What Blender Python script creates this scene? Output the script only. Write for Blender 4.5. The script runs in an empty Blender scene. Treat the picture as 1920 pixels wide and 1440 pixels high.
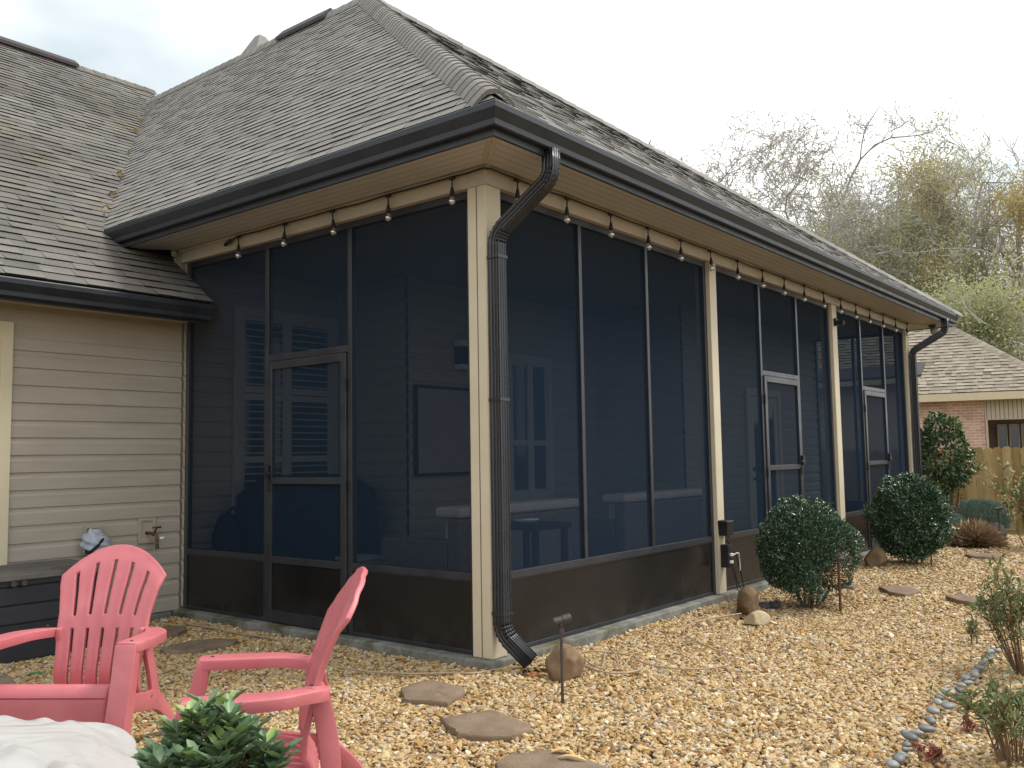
import bpy, math, random
import numpy as np
from math import radians as RAD, pi, sin, cos
rng = np.random.default_rng(7)
random.seed(7)
SC = bpy.context.scene
COL = SC.collection

# ------------------------------------------------------------------ camera
CP = np.array([-4.4222, -3.7135, 1.344])
YAW, PIT, ROL, FPX = 0.6724, 0.0803, -0.0164, 1699.4
_f = np.array([cos(YAW)*cos(PIT), sin(YAW)*cos(PIT), sin(PIT)])
_r = np.cross(_f, [0, 0, 1]); _r /= np.linalg.norm(_r); _u = np.cross(_r, _f)
CR = cos(ROL)*_r + sin(ROL)*_u
CU = -sin(ROL)*_r + cos(ROL)*_u
CF = _f
cd = bpy.data.cameras.new('camera'); cam = bpy.data.objects.new('camera', cd); COL.objects.link(cam)
from mathutils import Matrix, Vector
cam.matrix_world = Matrix([[CR[0], CU[0], -CF[0], CP[0]], [CR[1], CU[1], -CF[1], CP[1]], [CR[2], CU[2], -CF[2], CP[2]], [0, 0, 0, 1]])
cd.sensor_width = 36; cd.lens = FPX/1920*36; cd.clip_start = .05; cd.clip_end = 2000
SC.camera = cam

def ray(u, v): return CR*((u-960)/FPX) + CU*((720-v)/FPX) + CF
def gp(u, v, z=0.0):
    d = ray(u, v); t = (z-CP[2])/d[2]; return CP+d*t
def onp(u, v, ax, val):
    d = ray(u, v); t = (val-CP[ax])/d[ax]; return CP+d*t
def atd(u, v, dep): return CP+ray(u, v)*dep
def pix(P):
    d = np.asarray(P, float)-CP
    w = d@CF
    return 960+FPX*(d@CR)/w, 720-FPX*(d@CU)/w, w

# ------------------------------------------------------------------ materials
def nmat(name):
    m = bpy.data.materials.new(name); m.use_nodes = True
    nt = m.node_tree; nt.nodes.clear()
    out = nt.nodes.new('ShaderNodeOutputMaterial')
    return m, nt, out
def N(nt, t, **k):
    n = nt.nodes.new(t)
    for a, v in k.items():
        if a in n.inputs.keys(): n.inputs[a].default_value = v
        else: setattr(n, a, v)
    return n
def c4(c): return (c[0], c[1], c[2], 1)
def ramp(nt, fac, stops, interp='LINEAR'):
    r = nt.nodes.new('ShaderNodeValToRGB'); r.color_ramp.interpolation = interp
    el = r.color_ramp.elements
    while len(el) < len(stops): el.new(.5)
    for e, (p, c) in zip(el, stops): e.position = p; e.color = c4(c)
    nt.links.new(fac, r.inputs[0]); return r.outputs[0]
def noise(nt, scale, detail=4, rough=.55, coord='Object', vec=None, stretch=None):
    tc = nt.nodes.new('ShaderNodeTexCoord'); n = nt.nodes.new('ShaderNodeTexNoise')
    n.inputs['Scale'].default_value = scale; n.inputs['Detail'].default_value = detail; n.inputs['Roughness'].default_value = rough
    src = tc.outputs[coord]
    if stretch:
        mp = nt.nodes.new('ShaderNodeMapping'); mp.inputs['Scale'].default_value = stretch
        nt.links.new(src, mp.inputs[0]); src = mp.outputs[0]
    nt.links.new(src, n.inputs['Vector']); return n.outputs['Fac']
def mixc(nt, fac, a, b, mode='MIX'):
    m = nt.nodes.new('ShaderNodeMix'); m.data_type = 'RGBA'; m.blend_type = mode
    for s, v in ((0, fac), (6, a), (7, b)):
        if hasattr(v, 'is_output'): nt.links.new(v, m.inputs[s])
        elif s == 0: m.inputs[0].default_value = v
        else: m.inputs[s].default_value = c4(v)
    return m.outputs[2]
def bsdf(nt, out, col, rough=.6, spec=.4, metal=0., bump=None, bstr=.3, bdist=.01):
    b = nt.nodes.new('ShaderNodeBsdfPrincipled')
    if hasattr(col, 'is_output'): nt.links.new(col, b.inputs['Base Color'])
    else: b.inputs['Base Color'].default_value = c4(col)
    if hasattr(rough, 'is_output'): nt.links.new(rough, b.inputs['Roughness'])
    else: b.inputs['Roughness'].default_value = rough
    b.inputs['Specular IOR Level'].default_value = spec; b.inputs['Metallic'].default_value = metal
    if bump is not None:
        bp = nt.nodes.new('ShaderNodeBump'); bp.inputs['Strength'].default_value = bstr; bp.inputs['Distance'].default_value = bdist
        nt.links.new(bump, bp.inputs['Height']); nt.links.new(bp.outputs[0], b.inputs['Normal'])
    nt.links.new(b.outputs[0], out.inputs[0]); return b
def simple(name, col, rough=.6, spec=.4, var=.15, scale=6, metal=0., bump=.15, bscale=60, stretch=None, bdist=.004):
    """paint/plastic/stone with mild blotches and fine relief"""
    m, nt, out = nmat(name)
    n = noise(nt, scale, 5, .6, stretch=stretch)
    c = ramp(nt, n, [(.3, [x*(1-var) for x in col]), (.7, [min(1, x*(1+var)) for x in col])])
    b = noise(nt, bscale, 3)
    r = nt.nodes.new('ShaderNodeMapRange'); nt.links.new(n, r.inputs[0])
    r.inputs[1].default_value = .3; r.inputs[2].default_value = .7
    r.inputs[3].default_value = max(.02, rough-.08); r.inputs[4].default_value = min(1, rough+.08)
    bsdf(nt, out, c, r.outputs[0], spec, metal, b, bump, bdist)
    return m
def tonemat(name, stops, rough=.7, spec=.3, stain=None, bscale=120, bstr=.3, bdist=.003, transl=0., grain=.2, gscale=90, stretch=None):
    """colour comes from the per-face 'tone' attribute (each shingle, board, leaf differs)"""
    m, nt, out = nmat(name)
    a = nt.nodes.new('ShaderNodeAttribute'); a.attribute_name = 'tone'
    c = ramp(nt, a.outputs['Fac'], stops)
    if grain:
        g = noise(nt, gscale, 4, .7, stretch=stretch)
        c = mixc(nt, 1, c, ramp(nt, g, [(.25, (1-grain,)*3), (.75, (1+grain,)*3)]), 'MULTIPLY')
    if stain:
        for sc, col, lo, hi in stain:
            s = noise(nt, sc, 5, .6)
            c = mixc(nt, ramp(nt, s, [(lo, (0, 0, 0)), (hi, (1, 1, 1))]), c, mixc(nt, 1, c, col, 'MULTIPLY'))
    b = noise(nt, bscale, 3)
    p = bsdf(nt, out, c, rough, spec, 0, b, bstr, bdist)
    if transl:
        t = nt.nodes.new('ShaderNodeBsdfTranslucent'); nt.links.new(c, t.inputs[0])
        mx = nt.nodes.new('ShaderNodeMixShader'); mx.inputs[0].default_value = transl
        nt.links.new(p.outputs[0], mx.inputs[1]); nt.links.new(t.outputs[0], mx.inputs[2]); nt.links.new(mx.outputs[0], out.inputs[0])
    return m

M = {}
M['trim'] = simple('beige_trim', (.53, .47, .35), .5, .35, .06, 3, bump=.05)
M['soffit'] = None
M['shadedwrap'] = simple('shaded_beam_wrap', (.41, .365, .30), .5, .3, .06, 3, bump=.05)  # trim beige made darker and greyer: eave shade put into the colour
M['bronze'] = simple('bronze_metal', (.024, .026, .032), .36, .5, .2, 5, bump=.04)
M['gutter'] = simple('gutter_metal', (.024, .028, .036), .45, .35, .22, 4, bump=.05)
M['downspout'] = simple('downspout_metal', (.020, .022, .028), .28, .55, .2, 5, bump=.05)
M['black'] = simple('black_plastic', (.015, .015, .017), .45, .4, .2)
M['cordblack'] = simple('black_rubber', (.018, .018, .02), .6, .3, .1)
M['cable'] = simple('tan_cable', (.36, .27, .18), .55, .35, .15)
M['white'] = simple('white_plastic', (.75, .75, .73), .4, .4, .05)
M['casing'] = simple('window_casing', (.60, .54, .38), .5, .35, .05, 3)
M['innertrim'] = simple('white_trim', (.46, .44, .38), .5, .3, .06)
M['siding'] = simple('vinyl_siding', (.385, .345, .285), .55, .3, .07, 1.6, bump=.12, bscale=90, stretch=(1, 1, 9), bdist=.003)
M['ceil'] = simple('porch_ceiling', (.3, .27, .22), .7, .2, .06)
M['floor'] = simple('porch_floor', (.2, .18, .16), .6, .3, .2, 2)
M['sofa'] = simple('sofa_wicker', (.22, .19, .17), .8, .2, .2, 30)
M['cushion'] = simple('cushion_fabric', (.74, .68, .62), .9, .1, .08)
M['dark'] = simple('dark_fabric', (.02, .021, .025), .8, .2, .3)
M['board'] = simple('framed_board', (.36, .31, .29), .6, .3, .05)
M['bin'] = simple('bin_plastic', (.4, .42, .4), .5, .3, .08)
M['brass'] = simple('old_brass', (.12, .075, .04), .45, .5, .3, 20, metal=.6)
M['pot'] = simple('pot_glaze', (.06, .08, .12), .3, .5, .15)
M['soil'] = simple('soil', (.05, .035, .022), .95, .1, .3, 20)
M['bark'] = simple('grey_bark', (.42, .395, .37), .85, .2, .25, 4, bump=.5, bscale=18, bdist=.03)  # tree bark paled: distant haze and overexposure put into the colour
M['twigbrown'] = simple('brown_twig', (.17, .11, .06), .8, .2, .25, 12)
M['lamp'] = simple('fixture_bronze', (.055, .048, .045), .45, .4, .3, 20)
M['lampglass'] = simple('lamp_lens', (.5, .5, .48), .2, .6, .05)
M['rust'] = simple('rusted_stake', (.10, .045, .028), .7, .3, .3, 25)

def soffit_mat():
    m, nt, out = nmat('soffit_panel')
    tc = N(nt, 'ShaderNodeTexCoord'); sx = N(nt, 'ShaderNodeSeparateXYZ'); nt.links.new(tc.outputs['UV'], sx.inputs[0])
    w = N(nt, 'ShaderNodeTexWave'); w.wave_type = 'BANDS'; w.bands_direction = 'X'; w.inputs['Scale'].default_value = 1/.075/ (2*pi)*2*pi/ (2*pi) * 2
    nt.links.new(tc.outputs['UV'], w.inputs['Vector'])
    c = ramp(nt, noise(nt, 2), [(.3, (.42, .405, .395)), (.7, (.46, .44, .43))])
    c = mixc(nt, ramp(nt, w.outputs['Fac'], [(.0, (1, 1, 1)), (.12, (0, 0, 0))]), c, (.32, .305, .295))
    bsdf(nt, out, c, .6, .3, 0, w.outputs['Fac'], .3, .004)
    return m
M['soffit'] = soffit_mat()

def pink_mat():
    m, nt, out = nmat('faded_pink_resin')
    n = noise(nt, 5, 5, .6)
    c = ramp(nt, n, [(.25, (.42, .112, .13)), (.55, (.485, .138, .155)), (.8, (.545, .19, .20))])
    d = noise(nt, 34, 6, .7)
    c = mixc(nt, ramp(nt, d, [(.62, (0, 0, 0)), (.78, (1, 1, 1))]), c, (.50, .15, .14))
    bsdf(nt, out, c, .42, .4, 0, noise(nt, 160, 3), .08, .002)
    return m
M['pink'] = pink_mat()

def kick_mat():
    m, nt, out = nmat('bronze_kick_panel')
    n = noise(nt, 2.2, 5, .6)
    sx = N(nt, 'ShaderNodeSeparateXYZ'); tc = N(nt, 'ShaderNodeTexCoord'); nt.links.new(tc.outputs['Object'], sx.inputs[0])
    # splash dust along the bottom edge, broken up by noise
    h = N(nt, 'ShaderNodeMapRange'); nt.links.new(sx.outputs[2], h.inputs[0]); h.inputs[1].default_value = .10; h.inputs[2].default_value = .34; h.inputs[3].default_value = 1; h.inputs[4].default_value = 0
    mu = N(nt, 'ShaderNodeMath', operation='MULTIPLY'); nt.links.new(h.outputs[0], mu.inputs[0]); nt.links.new(ramp(nt, noise(nt, 7, 6, .7), [(.42, (0, 0, 0)), (.75, (1, 1, 1))]), mu.inputs[1])
    c = ramp(nt, n, [(.3, (.0095, .009, .0095)), (.7, (.0135, .0125, .0125))])
    c = mixc(nt, mu.outputs[0], c, (.03, .031, .031))
    r = ramp(nt, noise(nt, 1.4, 4), [(.3, (.20,)*3), (.7, (.36,)*3)])
    bsdf(nt, out, c, r, .38, 0, noise(nt, 1.1, 2), .12, .02)
    return m
M['kick'] = kick_mat()

def screen_mat():
    m, nt, out = nmat('insect_screen')
    t = N(nt, 'ShaderNodeBsdfTransparent'); t.inputs[0].default_value = (.95, .97, 1, 1)
    d = N(nt, 'ShaderNodeBsdfDiffuse'); d.inputs[0].default_value = (.0135, .0245, .042, 1)  # blue tint puts the veil of sky glare and haze into the colour
    mx = N(nt, 'ShaderNodeMixShader'); mx.inputs[0].default_value = .68
    nt.links.new(t.outputs[0], mx.inputs[1]); nt.links.new(d.outputs[0], mx.inputs[2])
    nt.links.new(mx.outputs[0], out.inputs[0]); return m
M['screen'] = screen_mat()

def glass_mat(name='window_glass', col=(.02, .03, .035)):
    m, nt, out = nmat(name); bsdf(nt, out, col, .06, .8); return m
M['glass'] = glass_mat()
def bulb_mat():
    m, nt, out = nmat('clear_bulb_glass')
    t = N(nt, 'ShaderNodeBsdfTransparent'); t.inputs[0].default_value = (.8, .8, .78, 1)
    g = N(nt, 'ShaderNodeBsdfGlossy'); g.inputs['Roughness'].default_value = .06
    mx = N(nt, 'ShaderNodeMixShader'); mx.inputs[0].default_value = .45
    nt.links.new(t.outputs[0], mx.inputs[1]); nt.links.new(g.outputs[0], mx.inputs[2]); nt.links.new(mx.outputs[0], out.inputs[0]); return m
M['bulb'] = bulb_mat()

def concrete_mat():
    m, nt, out = nmat('mossy_concrete')
    c = ramp(nt, noise(nt, 5, 6, .7), [(.3, (.10, .097, .08)), (.5, (.19, .188, .17)), (.7, (.25, .25, .23))])
    c = mixc(nt, ramp(nt, noise(nt, 2.3, 5, .7), [(.48, (0, 0, 0)), (.62, (1, 1, 1))]), c, (.085, .083, .045))
    bsdf(nt, out, c, .9, .2, 0, noise(nt, 40, 5), .5, .01); return m
M['concrete'] = concrete_mat()
def flag_mat():
    m, nt, out = nmat('brown_flagstone')
    c = ramp(nt, noise(nt, 9, 6, .7), [(.3, (.15, .105, .072)), (.55, (.21, .155, .11)), (.8, (.26, .20, .15))])
    c = mixc(nt, ramp(nt, noise(nt, 120, 2), [(.55, (0, 0, 0)), (.75, (1, 1, 1))]), c, (.24, .18, .13))
    bsdf(nt, out, c, .9, .2, 0, noise(nt, 55, 6, .7), .6, .012); return m
M['flag'] = flag_mat()
def rock_mat(name, a, b, c3, sc=5):
    m, nt, out = nmat(name)
    c = ramp(nt, noise(nt, sc, 6, .65), [(.3, a), (.5, b), (.72, c3)])
    bsdf(nt, out, c, .8, .25, 0, noise(nt, 30, 5), .4, .015); return m
M['boulder'] = rock_mat('brown_boulder', (.10, .062, .032), (.17, .11, .062), (.26, .19, .12))
M['tanrock'] = rock_mat('tan_rock', (.30, .22, .12), (.42, .33, .2), (.5, .42, .28), 8)
M['rustrock'] = rock_mat('rust_rock', (.20, .07, .025), (.28, .11, .04), (.33, .17, .08), 9)
M['darkrock'] = rock_mat('dark_rock', (.03, .028, .03), (.05, .045, .047), (.08, .07, .07), 8)
M['river'] = None
def river_mat():
    m, nt, out = nmat('grey_river_stone')
    oi = N(nt, 'ShaderNodeObjectInfo')
    c = ramp(nt, oi.outputs['Random'], [(0, (.09, .095, .10)), (.4, (.17, .18, .182)), (.75, (.24, .247, .24)), (1, (.33, .315, .285))])
    c = mixc(nt, 1, c, ramp(nt, noise(nt, 30, 5), [(.3, (.8,)*3), (.7, (1.15,)*3)]), 'MULTIPLY')
    bsdf(nt, out, c, .5, .35, 0, noise(nt, 80, 3), .1, .003); return m
M['river'] = river_mat()
def pebble_mat():
    m, nt, out = nmat('river_gravel')
    oi = N(nt, 'ShaderNodeObjectInfo')
    c = ramp(nt, oi.outputs['Random'], [(0, (.20, .11, .04)), (.10, (.36, .21, .075)), (.22, (.45, .295, .12)), (.36, (.55, .395, .19)), (.50, (.46, .35, .20)), (.62, (.61, .48, .28)),
                                       (.72, (.41, .30, .17)), (.80, (.74, .65, .48)), (.87, (.40, .36, .30)), (.92, (.42, .22, .09)), (.96, (.28, .24, .19)), (1, (.15, .10, .065))], 'LINEAR')
    n = noise(nt, 2.6, 4, .65)
    c = mixc(nt, 1, c, ramp(nt, n, [(.3, (.68, .655, .61)), (.7, (1.12, 1.11, 1.08))]), 'MULTIPLY')
    bsdf(nt, out, c, .62, .3, 0, noise(nt, 9, 3), .15, .05); return m
M['pebble'] = pebble_mat()
def ground_mat():
    m, nt, out = nmat('gravel_bed_soil')
    v = N(nt, 'ShaderNodeTexVoronoi'); tc = N(nt, 'ShaderNodeTexCoord'); nt.links.new(tc.outputs['Object'], v.inputs['Vector']); v.inputs['Scale'].default_value = 38
    c = ramp(nt, v.outputs['Color'], [(0, (.25, .15, .06)), (.4, (.42, .28, .13)), (.7, (.53, .40, .22)), (1, (.34, .25, .16))])
    c = mixc(nt, ramp(nt, v.outputs['Distance'], [(.25, (0, 0, 0)), (.6, (1, 1, 1))]), c, (.10, .065, .032))
    bsdf(nt, out, c, .9, .1, 0, v.outputs['Distance'], .6, -.02); return m
M['bed'] = ground_mat()
def lawn_mat(name, a, b, c3):
    m, nt, out = nmat(name)
    c = ramp(nt, noise(nt, 3, 8, .75), [(.3, a), (.5, b), (.7, c3)])
    bsdf(nt, out, c, .95, .1, 0, noise(nt, 60, 5), .8, .03); return m
M['ground'] = lawn_mat('winter_lawn_ground', (.10, .085, .03), (.20, .155, .06), (.26, .21, .10))

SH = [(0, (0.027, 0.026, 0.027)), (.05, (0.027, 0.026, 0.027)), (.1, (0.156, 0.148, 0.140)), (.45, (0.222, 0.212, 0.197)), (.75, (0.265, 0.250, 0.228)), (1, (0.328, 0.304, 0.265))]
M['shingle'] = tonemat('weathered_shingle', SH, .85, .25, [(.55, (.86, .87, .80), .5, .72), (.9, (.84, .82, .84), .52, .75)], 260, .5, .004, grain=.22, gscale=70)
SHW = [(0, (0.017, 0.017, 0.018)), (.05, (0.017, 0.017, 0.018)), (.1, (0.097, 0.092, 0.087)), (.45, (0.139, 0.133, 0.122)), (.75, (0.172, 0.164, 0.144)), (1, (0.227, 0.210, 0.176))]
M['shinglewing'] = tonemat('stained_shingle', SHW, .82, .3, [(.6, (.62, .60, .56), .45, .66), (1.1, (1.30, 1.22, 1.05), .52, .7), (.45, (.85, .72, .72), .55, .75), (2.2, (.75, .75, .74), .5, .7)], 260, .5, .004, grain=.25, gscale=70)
SHN = [(0, (.06, .055, .05)), (.05, (.06, .055, .05)), (.1, (.15, .13, .105)), (.5, (.27, .235, .185)), (1, (.42, .365, .28))]
M['shinglen'] = tonemat('brown_blend_shingle', SHN, .85, .2, None, 60, .3, .01, grain=.12, gscale=12)
M['vent'] = simple('ridge_vent_plastic', (.045, .035, .04), .7, .3, .3, 8)
M['fence'] = tonemat('cedar_fence', [(0, (.27, .18, .075)), (.5, (.37, .265, .12)), (1, (.46, .345, .18))], .85, .2, [(1.1, (.62, .55, .5), .5, .7)], 40, .3, .01, grain=.25, gscale=5, stretch=(6, 6, .6))
def brick_mat():
    m, nt, out = nmat('red_brick')
    tc = N(nt, 'ShaderNodeTexCoord'); b = N(nt, 'ShaderNodeTexBrick'); nt.links.new(tc.outputs['UV'], b.inputs['Vector'])
    b.inputs['Color1'].default_value = (.42, .25, .185, 1); b.inputs['Color2'].default_value = (.54, .37, .29, 1); b.inputs['Mortar'].default_value = (.55, .49, .42, 1)
    b.inputs['Scale'].default_value = 1; b.inputs['Brick Width'].default_value = .21; b.inputs['Row Height'].default_value = .075; b.inputs['Mortar Size'].default_value = .008; b.inputs['Bias'].default_value = -.2
    c = mixc(nt, 1, b.outputs[0], ramp(nt, noise(nt, 3, 5), [(.3, (.8,)*3), (.7, (1.15,)*3)]), 'MULTIPLY')
    bsdf(nt, out, c, .85, .2, 0, b.outputs['Fac'], .4, -.006); return m
M['brick'] = brick_mat()
M['nsiding'] = simple('vertical_siding', (.42, .36, .27), .6, .3, .05)
M['nfascia'] = simple('pale_fascia', (.56, .47, .33), .55, .3, .05)
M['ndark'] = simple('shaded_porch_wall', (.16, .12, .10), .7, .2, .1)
M['deck'] = tonemat('charcoal_box_resin', [(0, (.022, .024, .03)), (1, (.032, .034, .042))], .5, .35, None, 50, .25, .004, grain=.25, gscale=9, stretch=(1, 8, 8))
M['decklid'] = tonemat('weathered_box_lid', [(0, (.10, .092, .085)), (1, (.14, .13, .118))], .6, .3, [(3, (.55, .55, .55), .5, .62)], 50, .25, .004, grain=.3, gscale=6, stretch=(1, 8, 8))

def cloth_mat():
    m, nt, out = nmat('white_woven_sheet')
    c = ramp(nt, noise(nt, 3, 6, .6), [(.3, (.36, .35, .34)), (.7, (.44, .43, .42))])
    # faint dirty grey streaks where folds rubbed
    c = mixc(nt, ramp(nt, noise(nt, 2.1, 8, .75, stretch=(1, 3.5, 1)), [(.60, (0, 0, 0)), (.75, (1, 1, 1))]), c, (.27, .235, .23))
    w1 = noise(nt, 2.2, 2.5, .5, stretch=(1, 2.2, 1)); w2 = N(nt, 'ShaderNodeMath', operation='ABSOLUTE'); w3 = N(nt, 'ShaderNodeMath', operation='SUBTRACT'); nt.links.new(w1, w3.inputs[0]); w3.inputs[1].default_value = .5; nt.links.new(w3.outputs[0], w2.inputs[0])
    bsdf(nt, out, c, .75, .25, 0, w2.outputs[0], .7, .12); return m
M['cloth'] = cloth_mat()
M['bag'] = simple('grey_cover_cloth', (.38, .41, .47), .7, .3, .25, 14)

def leafmat(name, stops, rough, spec, transl): return tonemat(name, stops, rough, spec, None, 30, 0, .001, transl, grain=.1, gscale=40)
M['boxleaf'] = leafmat('boxwood_leaf', [(0, (.022, .056, .030)), (.6, (.05, .105, .05)), (.9, (.09, .155, .07)), (1, (.17, .25, .11))], .20, .9, .08)
M['camleaf'] = leafmat('camellia_leaf', [(0, (.035, .075, .03)), (.6, (.075, .13, .05)), (.9, (.14, .19, .08)), (1, (.26, .28, .12))], .3, .6, .12)
M['potleaf'] = leafmat('pot_shrub_leaf', [(0, (.07, .12, .065)), (.6, (.12, .195, .10)), (.85, (.17, .26, .12)), (1, (.27, .38, .10))], .32, .5, .15)
M['shrubleaf'] = leafmat('azalea_leaf', [(0, (.09, .13, .055)), (.6, (.17, .22, .09)), (.9, (.27, .29, .13)), (1, (.28, .12, .05))], .5, .4, .2)
M['junleaf'] = leafmat('blue_juniper', [(0, (.10, .17, .14)), (1, (.22, .32, .27))], .7, .2, .1)
M['varleaf'] = leafmat('variegated_leaf', [(0, (.10, .16, .06)), (.5, (.16, .22, .09)), (.6, (.5, .46, .22)), (1, (.6, .55, .3))], .5, .3, .2)
M['strawgrass'] = leafmat('dry_grass', [(0, (.42, .30, .18)), (1, (.62, .47, .31))], .8, .2, .1)
M['redleaf'] = leafmat('red_leaf', [(0, (.16, .03, .03)), (1, (.30, .06, .05))], .6, .3, .15)
M['treeA'] = leafmat('sparse_olive_leaf', [(0, (.38, .39, .20)), (.6, (.50, .50, .27)), (1, (.58, .53, .29))], .6, .25, .35)  # leaf tones lifted pale, with haze and glare put into the colour
M['treeB'] = leafmat('evergreen_leaf', [(0, (.33, .35, .19)), (.6, (.45, .46, .25)), (1, (.53, .51, .28))], .6, .25, .3)  # paled likewise; the colour stands in for haze over the trees
M['treeC'] = leafmat('autumn_leaf', [(0, (.42, .39, .18)), (.5, (.52, .43, .19)), (1, (.58, .41, .18))], .6, .25, .35)
M['greenleaf'] = simple('bright_green_leaf', (.05, .22, .09), .4, .4, .2, 30)
M['yellowleaf'] = simple('fallen_yellow_leaf', (.62, .40, .14), .7, .3, .2, 30)

# ------------------------------------------------------------------ object helpers
def tag(o, label=None, cat=None, group=None, kind=None):
    if label: o['label'] = label
    if cat: o['category'] = cat
    if group: o['group'] = group
    if kind: o['kind'] = kind
    return o
def thing(name, label, cat, loc=(0, 0, 0), group=None, rz=0):
    o = bpy.data.objects.new(name, None); o.empty_display_size = .1; COL.objects.link(o)
    o.location = [float(x) for x in loc]; o.rotation_euler = (0, 0, rz)
    return tag(o, label, cat, group)
def fastmesh(name, V, F, tone=None, uv=None):
    V = np.asarray(V, float).reshape(-1, 3); me = bpy.data.meshes.new(name)
    if isinstance(F, np.ndarray) and F.ndim == 2:
        k = F.shape[1]; nf = len(F)
        me.vertices.add(len(V)); me.vertices.foreach_set('co', V.ravel())
        me.loops.add(nf*k); me.loops.foreach_set('vertex_index', F.astype(np.int32).ravel())
        me.polygons.add(nf); me.polygons.foreach_set('loop_start', np.arange(0, nf*k, k, dtype=np.int32))
        me.update(calc_edges=True)
    else:
        me.from_pydata(V.tolist(), [], [list(f) for f in F])
    if tone is not None:
        a = me.attributes.new('tone', 'FLOAT', 'FACE'); a.data.foreach_set('value', np.asarray(tone, np.float32))
    if uv is not None:
        u = me.uv_layers.new(name='uv'); u.data.foreach_set('uv', np.asarray(uv, np.float32).ravel())
    return me
def link(name, me, mat, parent=None, smooth=False, rel=True, label=None):
    """parent: children keep world coordinates unless rel (mesh already in parent's frame)"""
    o = bpy.data.objects.new(name, me); COL.objects.link(o)
    if mat: me.materials.append(M[mat] if isinstance(mat, str) else mat)
    if smooth: me.polygons.foreach_set('use_smooth', np.ones(len(me.polygons), bool))
    if parent: o.parent = parent
    if label: o['label'] = label
    me.update()
    return o
class MB:
    def __init__(s): s.v = []; s.f = []; s.t = []
    def add(s, V, F, tone=.5):
        b = len(s.v); s.v += [tuple(map(float, p)) for p in V]; s.f += [tuple(b+i for i in f) for f in F]
        s.t += (list(tone) if hasattr(tone, '__len__') else [tone]*len(F)); return s
    def box(s, a, b, tone=.5):
        x0, y0, z0 = [min(i, j) for i, j in zip(a, b)]; x1, y1, z1 = [max(i, j) for i, j in zip(a, b)]
        V = [(x0, y0, z0), (x1, y0, z0), (x1, y1, z0), (x0, y1, z0), (x0, y0, z1), (x1, y0, z1), (x1, y1, z1), (x0, y1, z1)]
        return s.add(V, [(0, 3, 2, 1), (4, 5, 6, 7), (0, 1, 5, 4), (1, 2, 6, 5), (2, 3, 7, 6), (3, 0, 4, 7)], tone)
    def obox(s, o, ax, ay, az, tone=.5):
        """oriented box: corner o, three edge vectors"""
        o, ax, ay, az = [np.array(q, float) for q in (o, ax, ay, az)]
        V = [o, o+ax, o+ax+ay, o+ay, o+az, o+ax+az, o+ax+ay+az, o+ay+az]
        return s.add(V, [(0, 3, 2, 1), (4, 5, 6, 7), (0, 1, 5, 4), (1, 2, 6, 5), (2, 3, 7, 6), (3, 0, 4, 7)], tone)
    def tube(s, pts, r, n=8, tone=.5, cap=True):
        pts = [np.array(p, float) for p in pts]
        R = r if hasattr(r, '__len__') else [r]*len(pts)
        T = []
        for i in range(len(pts)):
            d = pts[min(i+1, len(pts)-1)]-pts[max(i-1, 0)]; T.append(d/(np.linalg.norm(d)+1e-9))
        a = np.cross(T[0], [0, 0, 1]);
        if np.linalg.norm(a) < .1: a = np.cross(T[0], [1, 0, 0])
        a /= np.linalg.norm(a); V = []
        for p, t, rr in zip(pts, T, R):
            a = a-t*(a@t); a /= np.linalg.norm(a)+1e-9; b = np.cross(t, a)
            for k in range(n):
                th = 2*pi*k/n; V.append(p+rr*(cos(th)*a+sin(th)*b))
        F = [(i*n+k, i*n+(k+1) % n, (i+1)*n+(k+1) % n, (i+1)*n+k) for i in range(len(pts)-1) for k in range(n)]
        if cap: F += [tuple(range(n))[::-1], tuple((len(pts)-1)*n+k for k in range(n))]
        return s.add(V, F, tone)
    def sweep(s, pts, axes, prof, scales=None, tone=.5):
        """profile polygon swept along pts; axes=list of (a,b) frame vectors"""
        V = []; n = len(prof)
        for i, p in enumerate(pts):
            a, b = [np.array(q, float) for q in axes[i]]; sc = 1 if scales is None else scales[i]
            sa, sb = sc if hasattr(sc, '__len__') else (sc, sc)
            for (x, y) in prof: V.append(np.array(p, float)+a*x*sa+b*y*sb)
        F = [(i*n+k, i*n+(k+1) % n, (i+1)*n+(k+1) % n, (i+1)*n+k) for i in range(len(pts)-1) for k in range(n)]
        F += [tuple(range(n))[::-1], tuple((len(pts)-1)*n+k for k in range(n))]
        return s.add(V, F, tone)
    def build(s, name, mat, parent=None, smooth=False, bevel=0, label=None, seg=2, tone=False):
        me = fastmesh(name, s.v, s.f, s.t)
        o = link(name, me, mat, parent, smooth, label=label)
        if bevel:
            m = o.modifiers.new('bevel', 'BEVEL'); m.width = bevel; m.segments = seg; m.limit_method = 'ANGLE'; m.angle_limit = RAD(35)
            if hasattr(m, 'harden_normals'): m.harden_normals = False
        return o
def fixnormals(o):
    import bmesh
    bm = bmesh.new(); bm.from_mesh(o.data); bmesh.ops.recalc_face_normals(bm, faces=bm.faces); bm.to_mesh(o.data); bm.free()
def smooth_angle(o, ang=40):
    me = o.data; me.polygons.foreach_set('use_smooth', np.ones(len(me.polygons), bool))
    m = o.modifiers.new('edges', 'EDGE_SPLIT'); m.split_angle = RAD(ang)
def copy_tree(o, parent=None):
    c = o.copy(); COL.objects.link(c)
    if parent: c.parent = parent
    for ch in list(o.children): copy_tree(ch, c)
    return c
def bez(pts, n=8):
    """Catmull-Rom through pts"""
    P = [np.array(p, float) for p in pts]; P = [2*P[0]-P[1]]+P+[2*P[-1]-P[-2]]; out = []
    for i in range(1, len(P)-2):
        for k in range(n):
            t = k/n; a, b, c, d = P[i-1], P[i], P[i+1], P[i+2]
            out.append(.5*((2*b)+(c-a)*t+(2*a-5*b+4*c-d)*t*t+(3*b-a-3*c+d)*t**3))
    out.append(P[-2]); return out
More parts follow.
